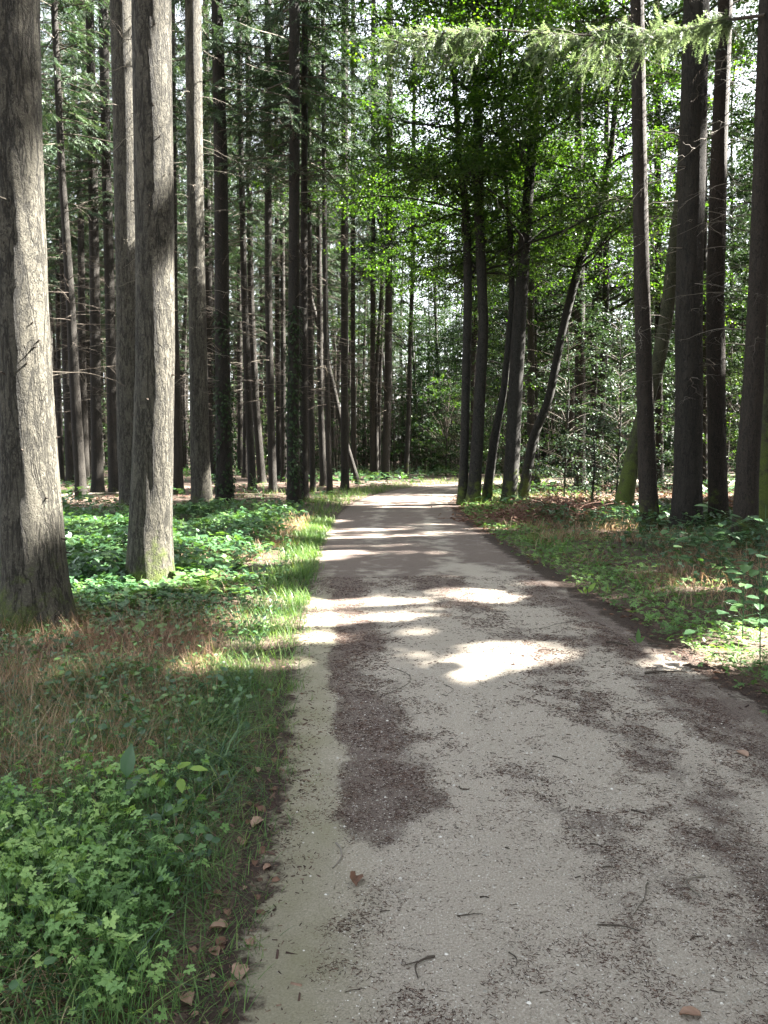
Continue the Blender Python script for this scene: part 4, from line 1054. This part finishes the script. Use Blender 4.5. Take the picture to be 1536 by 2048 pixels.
# 6 brambles in the left stand
x, y = region(r_, 52000, -11, -.6, 5.6, 22); e, sd, _ = lateral(x, y)
nz = fbm(x*.8, y*.8, 3, 25)
pr = sstep(.45, 1.1, e+.3*(nz-.5))*sstep(6.1, 7.3, y+.12*(x+2)+.5*(fbm(x*1.5, y*1.5, 2, 26)-.5))*sstep(20, 14, y)*(.35+.65*sstep(.36, .46, nz))
x, y = pick(x, y, pr*np.clip(1.25-y*.03, .4, 1))
hm = (.08+.42*fbm(x*.9+7, y*.9, 3, 27)*np.clip(lateral(x, y)[0], .3, 1))*(.25+.75*sstep(7, 10.5, y))
leaves_on_stalks('brambles', 'bramble', T_bramble, x, y, hm*r_.uniform(.55, 1.1, len(x)), r_.uniform(.075, .15, len(x)), r_, (-.35, .35), .002, .35, .45)
# 7 right verge: low leaves by the path, taller leafy plants under the spruces
x, y = region(r_, 42000, 1.6, 9, 4, 24); e, sd, _ = lateral(x, y)
pr = (sd > 0)*sstep(-.06, .25, e+.3*(fbm(x*2.5, y*2.5, 3, 28)-.5))*sstep(1.9, .7, e+.6*(fbm(x, y, 3, 29)-.5))*np.clip(1.2-y*.03, .3, 1)
x, y = pick(x, y, pr)
leaves_on_stalks('low_verge_leaves', 'herb', T_palmate, x, y, r_.uniform(.02, .10, len(x)), r_.uniform(.04, .075, len(x)), r_, (-.3, .4), 0, var=.25)
x, y = region(r_, 36000, 2.5, 15, 7, 30); e, sd, _ = lateral(x, y)
nz = fbm(x*.7+3, y*.7, 3, 33)
pr = (sd > 0)*sstep(.9, 1.8, e)*sstep(.40, .55, nz)*sstep(28, 17, y)*.8
x, y = pick(x, y, pr)
leaves_on_stalks('right_brambles', 'bramble', T_bramble, x, y, .08+.35*r_.uniform(.3, 1, len(x))*sstep(.4, .7, fbm(x*.7+3, y*.7, 3, 33)), r_.uniform(.07, .13, len(x)), r_, (-.35, .35), .002, .35, .35)
# 8 far undergrowth
x, y = region(r_, 30000, -32, 34, 18, 62); e, sd, _ = lateral(x, y)
x, y = pick(x, y, sstep(.3, 1, e)*sstep(.47, .6, fbm(x*.35, y*.35, 3, 35)))
leaves_on_stalks('far_undergrowth', 'bramble', T_bramble, x, y, r_.uniform(.05, .4, len(x)), r_.uniform(.16, .28, len(x)), r_, (-.3, .3), 0, .35, .4)
x, y = region(r_, 16000, -3, 9, 18, 44); e, sd, _ = lateral(x, y)
x, y = pick(x, y, (e > .05)*sstep(2.2, .4, e))
blades('bend_grass', 'grass', x, y, r_.uniform(.12, .35, len(x)), r_.uniform(.01, .02, len(x)), r_, el=(.5, 1.45), var=.55)

# 9 litter: needles and bark chips on the path, grit, dead leaves on the floor
x, y = region(r_, 900000, -.9, 3.2, 1.8, 9.5); keep = r_.uniform(0, 1, len(x)) < np.clip(5.0/(y*y), .08, 1)
x, y = x[keep], y[keep]; e, sd, _ = lateral(x, y)
hw = np.interp(y, PC[:120, 1], HW[:120]); cx_ = np.interp(y, PC[:120, 1], PC[:120, 0]); u = x-cx_+hw
lv = litter(u, y); k = (e < .1) & (r_.uniform(0, 1, len(x)) < (.06+.95*lv**1.4)*(.25+1.9*sstep(.35, .7, fbm(x*9, y*9, 3, 93))))
x, y = x[k], y[k]; n_ = len(x)
def path_z(x, y):
    hw = np.interp(y, PC[:, 1], HW); cx_ = np.interp(y, PC[:, 1], PC[:, 0]); off = x-cx_
    uu_ = np.clip(off/hw, -1, 1); ed = np.minimum(1-np.abs(uu_), .2)/.2
    z = .008*ed+.03*(fbm(x*1.2, y*.5, 3, 51)-.5)*ed+.004+.012*np.exp(-((off+hw-1.5)/.35)**2)
    return np.maximum(np.maximum(z, .0045*ed-.002), ground_h(x, y)+.001)
fw, a = heading(r_, n_, r_.uniform(-.12, .12, n_)); g = Geo()
L_ = r_.uniform(.004, .017, n_)*np.clip(y/3.5, .8, 1.8)*(1+(r_.uniform(0, 1, n_) > .97)*1.4); w_ = r_.uniform(.0010, .0024, n_)*np.clip(y/3, .9, 2)
scat(g, T_needle, np.stack([x, y, path_z(x, y)], 1), basis(fw, np.tile([0, 0, 1.], (n_, 1))), np.stack([w_, L_, w_], 1), r_.uniform(0, .9, n_))
obj('needle_litter', g.mesh('needle_litter'), M['needle'], kind='stuff')
x, y = region(r_, 26000, -.4, 2.4, 1.9, 5.5); e, sd, _ = lateral(x, y); x, y = x[e < -.05], y[e < -.05]; n_ = len(x)
fw, a = heading(r_, n_, np.zeros(n_)); g = Geo()
scat(g, T_pebble, np.stack([x, y, path_z(x, y)-.001], 1), basis(fw, np.tile([0, 0, 1.], (n_, 1))), r_.uniform(.0012, .0032, n_)*(1+(r_.uniform(0, 1, n_) > .98)*1.6), r_.uniform(0, 1, n_))
obj('grit', g.mesh('grit'), M['stone'], kind='stuff')
x, y = region(r_, 60000, -10, 14, 1.9, 34); e, sd, _ = lateral(x, y)
pr = np.where(sd > 0, sstep(-.35, .1, e)*np.where((y > 15), .9, .35*np.exp(-np.maximum(e, 0)/.8)+.10), .5*sstep(-.1, .05, e)*sstep(.5, .15, e)*(y < 5)+.12*(y > 14)*(e > 1))
x, y = pick(x, y, pr); n_ = len(x)
fw, a = heading(r_, n_, r_.uniform(-.2, .3, n_)); g = Geo()
scat(g, T_curl, place(x, y, .004), basis(fw, nrm(r_.normal(0, .25, (n_, 3))+[0, 0, 1])), r_.uniform(.03, .065, n_)*np.clip(y/8, .8, 2), np.clip(r_.normal(.4, .25, n_), 0, 1))
obj('leaf_litter', g.mesh('leaf_litter'), M['deadleaf'], kind='stuff')
# crumbs of soil and chips at the path margins
x, y = region(r_, 110000, -1.2, 3.6, 1.9, 9); e, sd, _ = lateral(x, y)
x, y = pick(x, y, sstep(-.22, .0, e+.2*(fbm(x*6, y*6, 3, 91)-.5))*sstep(.45, .1, e)*np.clip(5/y, 0, 1)); n_ = len(x)
fw, a = heading(r_, n_, r_.uniform(-.3, .4, n_)); g = Geo()
L_ = r_.uniform(.004, .018, n_)*(1+(r_.uniform(0, 1, n_) > .96)*1.3)
scat(g, T_needle, np.stack([x, y, path_z(x, y)], 1), basis(fw, nrm(r_.normal(0, .3, (n_, 3))+[0, 0, 1])), np.stack([L_*.3, L_, L_*.25], 1), r_.uniform(0, 1, n_))
obj('soil_crumbs', g.mesh('soil_crumbs'), M['needle'], kind='stuff')

# ------------------------------------------------------------------ single things on the ground
def stick(px0, px1, rad, label, group=None, bend=.12, seed=0, fork=False, pale=.2, cat='stick', name='fallen_twig', z=.0):
    rr = np.random.default_rng(seed); a, b_ = G(*px0), G(*px1); L = np.linalg.norm(b_-a)
    t = np.linspace(0, 1, 9); rad = rad*(.72 if rad < .02 else 1); d = (b_-a)/L; nn = np.array([-d[1], d[0], 0])
    P = a+(b_-a)*t[:, None]+nn*(bend*L*np.sin(pi*t)+np.cumsum(rr.normal(0, .012*L, 9)))[:, None]
    P[:, 2] = np.maximum(ground_h(P[:, 0], P[:, 1]), path_z(P[:, 0], P[:, 1]) if True else 0)+rad*.9+z+.25*L*.12*np.sin(pi*t)*rr.uniform(0, 1)
    c0 = P[4].copy(); c0[2] = P[:, 2].min()-rad; g = Geo()
    tubes(g, (P-c0)[None], (rad*(1-.45*t)*(1+.15*rr.normal(0, 1, 9)))[None], 6, pale)
    if fork:
        q = P[3]-c0; e2 = q+(d*.35+nn*.3*rr.choice([-1, 1]))*L; e2[2] = q[2]
        t2 = np.linspace(0, 1, 5)[:, None]; tubes(g, (q*(1-t2)+e2*t2)[None], (rad*.6*(1-.5*t2[:, 0]))[None], 5, pale)
    return obj(name, g.mesh(name), M['deadwood'], None, c0, label, cat, group)
stick((672, 1692), (664, 1742), .006, 'pale bent bark strip lying on the left of the gravel near the foreground', bend=.15, seed=1, pale=.8)
stick((1410, 1765), (1402, 1808), .0045, 'curved pale twig on the right of the gravel, hooked at its lower end', bend=-.35, seed=2, pale=.6)
stick((1292, 1775), (1274, 1838), .004, 'straight thin twig pointing at the camera inside the dark needle patch', bend=.05, seed=3, pale=.5)
stick((870, 1920), (838, 1965), .005, 'dark crooked forked twig at the bottom centre of the gravel', bend=-.3, seed=4, fork=True, pale=.05)
stick((1018, 1910), (1032, 1938), .0035, 'short dark curved twig at the bottom, right of the forked one', bend=.2, seed=5, pale=.05)
stick((918, 1578), (938, 1584), .005, 'small dark curl of bark in the middle of the gravel', bend=-.35, seed=6, pale=.0)
stick((1105, 1518), (1136, 1531), .004, 'dark slanting twig in the middle distance of the gravel', bend=.08, seed=7, pale=.0)
stick((1262, 1630), (1290, 1637), .005, 'short thick dark twig right of centre on the gravel', bend=.05, seed=8, pale=.0)
stick((1196, 1855), (1280, 1870), .0035, 'long thin dark twig below the needle patch', bend=.1, seed=9, pale=.1)
stick((1295, 1290), (1370, 1294), .010, 'thick dark stick where the gravel meets the right verge', bend=.03, seed=10, fork=True, pale=.1)
stick((1290, 1352), (1372, 1348), .010, 'straight dark stick lower down on the right verge margin', bend=.02, seed=11, pale=.1)
stick((1212, 1290), (1255, 1296), .012, 'stubby dark stick end at the right margin beside a leafy tuft', bend=.05, seed=12, pale=.05)
stick((1080, 1262), (1200, 1248), .004, 'long pale twig lying across the right margin in the sun fleck', bend=.08, seed=13, pale=.7)
stick((915, 1838), (965, 1832), .003, 'thin dark twig left of the lower gravel centre', bend=.05, seed=14, fork=True, pale=.1)
stick((1180, 1692), (1205, 1700), .004, 'short twig just above the needle patch', bend=.1, seed=15, pale=.1)
stick((1205, 1740), (1232, 1744), .0035, 'short reddish twig inside the needle patch', bend=.1, seed=16, pale=.2)
stick((780, 1340), (786, 1390), .004, 'thin pale twig standing out at the left wheel track', bend=.25, seed=17, pale=.6)
stick((888, 1372), (892, 1392), .003, 'tiny upright-looking twig in the wheel track centre', bend=.25, seed=18, pale=.4)
for k, (x0, y0) in enumerate([(700, 1600), (980, 1508), (1010, 1700), (1350, 1600), (1440, 1530), (1460, 1690), (1380, 1890), (1120, 1625), (960, 1800), (760, 1830), (1500, 1960), (1080, 1990), (690, 1990), (830, 1700), (1220, 1480), (1060, 1430), (900, 1480), (1330, 1440), (1150, 1760), (1420, 1990)]):
    rr = np.random.default_rng(900+k); L_ = rr.uniform(8, 26)*(y0-900)/900; a = rr.uniform(-.5, .5)
    stick((x0, y0), (x0+L_*cos(a), y0+L_*sin(a)*.6), rr.uniform(.0022, .0038), 'short dark twig lying loose on the gravel', 'loose twigs on the gravel', rr.uniform(-.2, .2), 500+k, pale=rr.uniform(0, .3))

def dead_leaf(px, py, size, label, seed, group=None, v=.6, rot=None):
    rr = np.random.default_rng(seed); p = G(px, py); z = float(np.maximum(ground_h(p[0], p[1]), path_z(np.array([p[0]]), np.array([p[1]])))[0])
    g = Geo(); a = rr.uniform(0, 6.28) if rot is None else rot
    V, T = T_curl; W = V.copy(); W[:, 2] = (W[:, 2]-V[:, 2].min())*rr.uniform(.6, 1.5); W[:, 1] -= .5
    g.add(W*size, T=T, A=np.clip(v+rr.normal(0, .08, len(W)), 0, 1))
    o = obj('dead_leaf', g.mesh('dead_leaf'), M['deadleaf'], None, (p[0], p[1], z+.002), label, 'leaf', group)
    o.rotation_euler = (rr.uniform(-.15, .15), rr.uniform(-.15, .15), a)
dead_leaf(712, 1770, .07, 'curled brown leaf alone on the gravel below the pale bark strip', 1, v=.35)
dead_leaf(1380, 2040, .06, 'orange brown leaf tip at the very bottom of the gravel', 2, v=.7)
dead_leaf(1484, 1512, .07, 'pale grey-pink flat leaf on the dark needle margin at the right edge', 3, v=.95)
dead_leaf(515, 1650, .07, 'pale pinkish dead leaf at the left edge of the gravel', 4, v=.95)
dead_leaf(437, 1862, .06, 'long curled tan leaf at the grass edge, lower left', 5, v=.85)
dead_leaf(480, 1950, .07, 'broad pinkish crumpled leaf on dark soil, lower left', 6, v=.9)
dead_leaf(372, 2008, .06, 'folded tan leaf at the bottom left margin', 7, v=.75)
for k, (x0, y0) in enumerate([(430, 1905), (460, 1980), (500, 1890), (455, 1830), (490, 1780), (510, 1730), (535, 1740), (488, 1690), (525, 1620), (530, 1485), (508, 1488), (550, 1460), (420, 1960), (400, 1930), (390, 2035), (520, 1830), (545, 1395), (560, 1350), (450, 2030), (360, 1960)]):
    dead_leaf(x0, y0, np.random.default_rng(k+40).uniform(.018, .042), 'small brown leaf lying along the left edge of the path', 60+k, 'brown leaves along the left path edge', np.random.default_rng(k+70).uniform(.2, .85))

def plant(name, label, px, py, leaves, mat, tpl, cat='plant', stem=.002, pale=.3, Y=None):
    """leaves: (dx, height, size, azimuth, tilt) each a mesh of its own on a stem"""
    b_ = G(px, py); z = float(ground_h(b_[0], b_[1])[0]); o = thing(name, label, cat, (b_[0], b_[1], z))
    top = max(q[1] for q in leaves); g = Geo(); t = np.linspace(0, 1, 6)
    mx = np.mean([q[0] for q in leaves])*.5
    main = np.stack([mx*t**1.5, .03*t, top*t], 1); tubes(g, main[None], (stem*(1.3-.6*t))[None], 5, pale)
    for (dx, hh, s, a, tl) in leaves:
        st = np.array([np.interp(hh*.8, main[:, 2], main[:, 0]), .02, hh*.8]); en = np.array([dx, .02, hh])
        q = st*(1-t[:, None])+en*t[:, None]; tubes(g, q[None], np.full((1, 6), stem*.6), 4, pale)
    obj('stem', g.mesh('stem'), M['bramble'], o)
    for i, (dx, hh, s, a, tl) in enumerate(leaves):
        g = Geo(); fw = np.array([[cos(a)*cos(tl), sin(a)*cos(tl), sin(tl)]])
        scat(g, tpl, np.array([[dx, .02, hh]]), basis(fw, np.array([[0, -.25, 1.]])), np.array([s]), np.array([.3+.5*((i*7) % 5)/5]))
        obj('leaf', g.mesh('leaf'), M[mat], o)
    return o
plant('seedling', 'yellow-green seedling with pointed leaves above the dark grass', 345, 1635,
      [(-.10, .17, .075, 2.9, .1), (-.05, .20, .08, 1.9, .1), (-.06, .17, .07, 4.4, -.3), (.02, .19, .08, 1.0, .1), (.07, .19, .08, .2, -.1), (.03, .15, .075, -1.2, -.5), (-.03, .15, .06, -2, -.5), (.04, .07, .07, -1.3, -.6), (.03, .10, .05, .5, 0)], 'yleaf', tp(T_oval[0]*[.8, 1, 1], T_oval[1]))
plant('broad_leaf_plant', 'upright lance-shaped leaf standing left of the yellow-green seedling', 248, 1650, [(.01, .17, .14, 1.2, 1.35), (-.02, .05, .16, .3, 1.0), (.03, .04, .13, -.5, .7)], 'bramble', tp(T_oval[0]*[.75, 1, 1], T_oval[1]))
plant('round_leaf_plant', 'pair of broad scalloped leaves lying right of the tussocks', 315, 1655, [(-.08, .10, .12, 1.2, .1), (.03, .06, .11, -.6, .1)], 'herb', fan([(.34*sin(a)*(1+.06*(i % 2)), .45-.40*cos(a)*(1+.05*(i % 2)), .05*sin(3*a)) for i, a in enumerate(np.linspace(.35, 2*pi-.35, 18))]))
plant('woodruff', 'small bright star-shaped leaf whorl low in the left herbs', 142, 1800, [(.01*cos(a), .10, .045, a, .15) for a in np.arange(7)*.9], 'yleaf', tp(T_oval[0]*[.6, 1, 1], T_oval[1]))
plant('woodruff', 'star-shaped leaf whorl nearest the bottom left corner', 125, 1935, [(.01*cos(a), .12, .045, a, .15) for a in np.arange(7)*.9+.3], 'yleaf', tp(T_oval[0]*[.6, 1, 1], T_oval[1]))
plant('woodruff', 'star-shaped leaf whorl beside the lobed herbs under the tussocks', 222, 1690, [(.01*cos(a), .10, .04, a, .15) for a in np.arange(7)*.9+.6], 'herb', tp(T_oval[0]*[.6, 1, 1], T_oval[1]))
plant('dock_plant', 'single bright upright leaf on the right verge', 1172, 1192, [(.03, .03, .14, .3, .9), (-.03, .02, .08, 2.6, .7), (.0, .02, .09, 1.6, .9), (.01, .02, .07, 4.0, .4)], 'yleaf', tp(T_oval[0]*[.7, 1, 1], T_oval[1]))
plant('dock_plant', 'narrow upright green leaf at the right gravel margin', 1275, 1290, [(.01, .02, .12, 1.2, 1.3), (.02, .02, .08, .4, .8), (-.01, .02, .07, 2.8, .6)], 'grass', tp(T_oval[0]*[.5, 1, 1], T_oval[1]))
rr = np.random.default_rng(8)
def sapling(label, px, py, H, n, spread, seed, size=.11):
    r2 = np.random.default_rng(seed)
    lv = [(r2.normal(0, spread), H*r2.uniform(.25, 1), size*r2.uniform(.7, 1.15), r2.uniform(0, 6.28), r2.uniform(-.35, .15)) for _ in range(n)]
    return plant('leafy_sapling', label, px, py, lv, 'bramble', T_oval, 'sapling', .004)
sapling('leafy sapling at the right edge with large pale leaves, nearest the path', 1520, 1330, .80, 22, .16, 21, .13)
sapling('tall leafy sapling at the right edge in front of the cut-off trunk', 1525, 1235, 1.00, 30, .2, 22, .13)
sapling('leafy sapling in front of the lichen-spotted trunk', 1440, 1180, .75, 40, .25, 23, .14)
sapling('leafy sapling between the reddish spruce and the thickest right-hand spruce', 1400, 1150, .5, 30, .3, 24, .12)
sapling('low leafy sapling at the foot of the brown spruce', 1330, 1120, .35, 26, .3, 25, .11)
sapling('leafy sapling at the right edge behind the largest leaves', 1485, 1290, .6, 18, .15, 26, .11)
# fern and tall stalks by the left spruces
def fern(label, px, py, n, L, seed):
    r2 = np.random.default_rng(seed); b_ = G(px, py); z = float(ground_h(b_[0], b_[1])[0]); o = thing('fern', label, 'fern', (b_[0], b_[1], z))
    for i in range(n):
        a = 2*pi*i/n+r2.uniform(-.3, .3); t = np.linspace(0, 1, 16); l_ = L*r2.uniform(.8, 1.1)
        P = np.stack([np.cos(a)*l_*t*.8, np.sin(a)*l_*t*.8, l_*(.9*t-.65*t*t)], 1)
        g = Geo(); tubes(g, P[None], (.003*(1.1-t))[None], 3, .4)
        q = np.repeat(P[2:], 2, 0); s = np.tile([-1, 1], len(P)-2); d = np.array([-sin(a), cos(a), 0]); f = np.array([cos(a), sin(a), -.1])
        scat(g, tp(T_oval[0]*[.5, 1, 1], T_oval[1]), q, basis(d*s[:, None]+f*.35, np.tile([0, 0, 1.], (len(q), 1))), np.repeat(.20*l_*(1.05-t[2:])**.7, 2)*1.0, r2.uniform(.3, .8, len(q)))
        obj('frond', g.mesh('frond'), M['herb'], o)
fern('green fern by the ivy-clad spruces at the left verge', 552, 1032, 8, .8, 1)
def stalk(label, px, py, H, seed):
    r2 = np.random.default_rng(seed); n = 22; lv = [(r2.normal(0, .05), H*(i+2)/(n+1), .07, r2.uniform(0, 6.3), -.2) for i in range(n)]
    plant('tall_weed', label, px, py, lv, 'bramble', tp(T_oval[0]*[.7, 1, 1], T_oval[1]), 'weed', .004, .8)
stalk('tall pale-stemmed weed before the ivy-clad spruces', 528, 1075, .9, 3)
stalk('bare-stemmed weed rising from the sunlit grass at the verge', 572, 1175, .55, 4)
stalk('slim weed standing behind the tall pale-stemmed one', 512, 1050, 1.0, 5)

# fallen log, moss stone, brush heap, ivy-like boulder
stick((60, 1002), (255, 992), .07, 'long pale fallen log on the floor of the left stand', bend=.01, seed=31, pale=.55, cat='log', name='fallen_log')
stick((440, 1008), (560, 1003), .05, 'shorter grey fallen log between the slim pale spruce and the verge', bend=.02, seed=32, pale=.45, cat='log', name='fallen_log')
stick((1180, 1012), (1330, 1030), .05, 'broken mossy branch lying beside the swollen mossy foot', bend=.05, seed=33, pale=.15, fork=True, cat='branch', name='fallen_branch')
stick((1290, 1052), (1420, 1054), .035, 'straight fallen branch behind the right-hand spruces', bend=.02, seed=34, pale=.3, cat='branch', name='fallen_branch')
def lump(name, label, px, py, r, mat, cat, sq=.7):
    b_ = G(px, py); z = float(ground_h(b_[0], b_[1])[0]); th = np.linspace(0, 2*pi, 25)[:-1]; ph = np.linspace(0, pi/2, 10)
    TH, PH = np.meshgrid(th, ph); k = 1+.5*(fbm(np.cos(TH)*2+PH*2+5, np.sin(TH)*2+9, 3, int(px))-.5)
    V = np.stack([r*k*np.cos(TH)*np.cos(PH), r*k*np.sin(TH)*np.cos(PH), r*sq*k*np.sin(PH)-.02], -1).reshape(-1, 3)
    i = np.arange(9)[:, None]*24; j = np.arange(24)[None]; j2 = (j+1) % 24
    return obj(name, mesh(name, V, [np.stack([i+j, i+j2, i+24+j2, i+24+j], -1).reshape(-1, 4)], smooth=True), mat, None, (b_[0], b_[1], z), label, cat)
lump('tree_stump', 'small dark stump with moss on top beside the right verge', 1066, 1084, .16, M['bark_moss'], 'stump', .9)
lump('mossy_stone', 'low mossy mound next to the swollen mossy trunk', 1205, 1032, .25, M['bark_moss'], 'stone', .4)
# brush heap of reddish dead branches, each a thing in the pile
b_ = G(1120, 1045)
hp = thing('brush_heap', 'tangled heap of reddish dead branches below the young beeches', 'brush heap', (b_[0], b_[1], float(ground_h(b_[0], b_[1])[0])))
g = Geo(); N = 560; c = np.stack([r_.normal(0, .85, N), r_.normal(0, .45, N), np.abs(r_.normal(0, .22, N))+.03], 1); c[:, 2] *= np.exp(-(c[:, 0]/1.3)**2)
fw, a = heading(r_, N, r_.uniform(-.3, .6, N)); t = np.linspace(-.5, .5, 5); L_ = r_.uniform(.25, .9, N)
PP = c[:, None]+fw[:, None]*(L_[:, None]*t)[..., None]; PP[:, :, 2] -= .25*(L_[:, None]*t**2); PP[:, :, 2] = np.maximum(PP[:, :, 2], .005)
tubes(g, PP, r_.uniform(.003, .010, N)[:, None]*np.ones(5), 4, r_.uniform(.3, .9, N))
mrd = leafmat('reddish_brush', (.07, .035, .025), (.14, .075, .055), (.27, .17, .13), 0, .8, .2)
obj('branches', g.mesh('branches'), mrd, hp, kind='stuff')
g = Geo(); N = 1500; c = np.stack([r_.normal(0, .9, N), r_.normal(0, .5, N), np.abs(r_.normal(0, .16, N))+.02], 1); fw, a = heading(r_, N, r_.uniform(-.8, .5, N))
scat(g, T_curl, c, basis(fw, nrm(r_.normal(0, .6, (N, 3))+[0, 0, 1])), r_.uniform(.04, .09, N), np.clip(r_.normal(.35, .2, N), 0, 1))
obj('withered_leaves', g.mesh('withered_leaves'), M['deadleaf'], hp, kind='stuff')
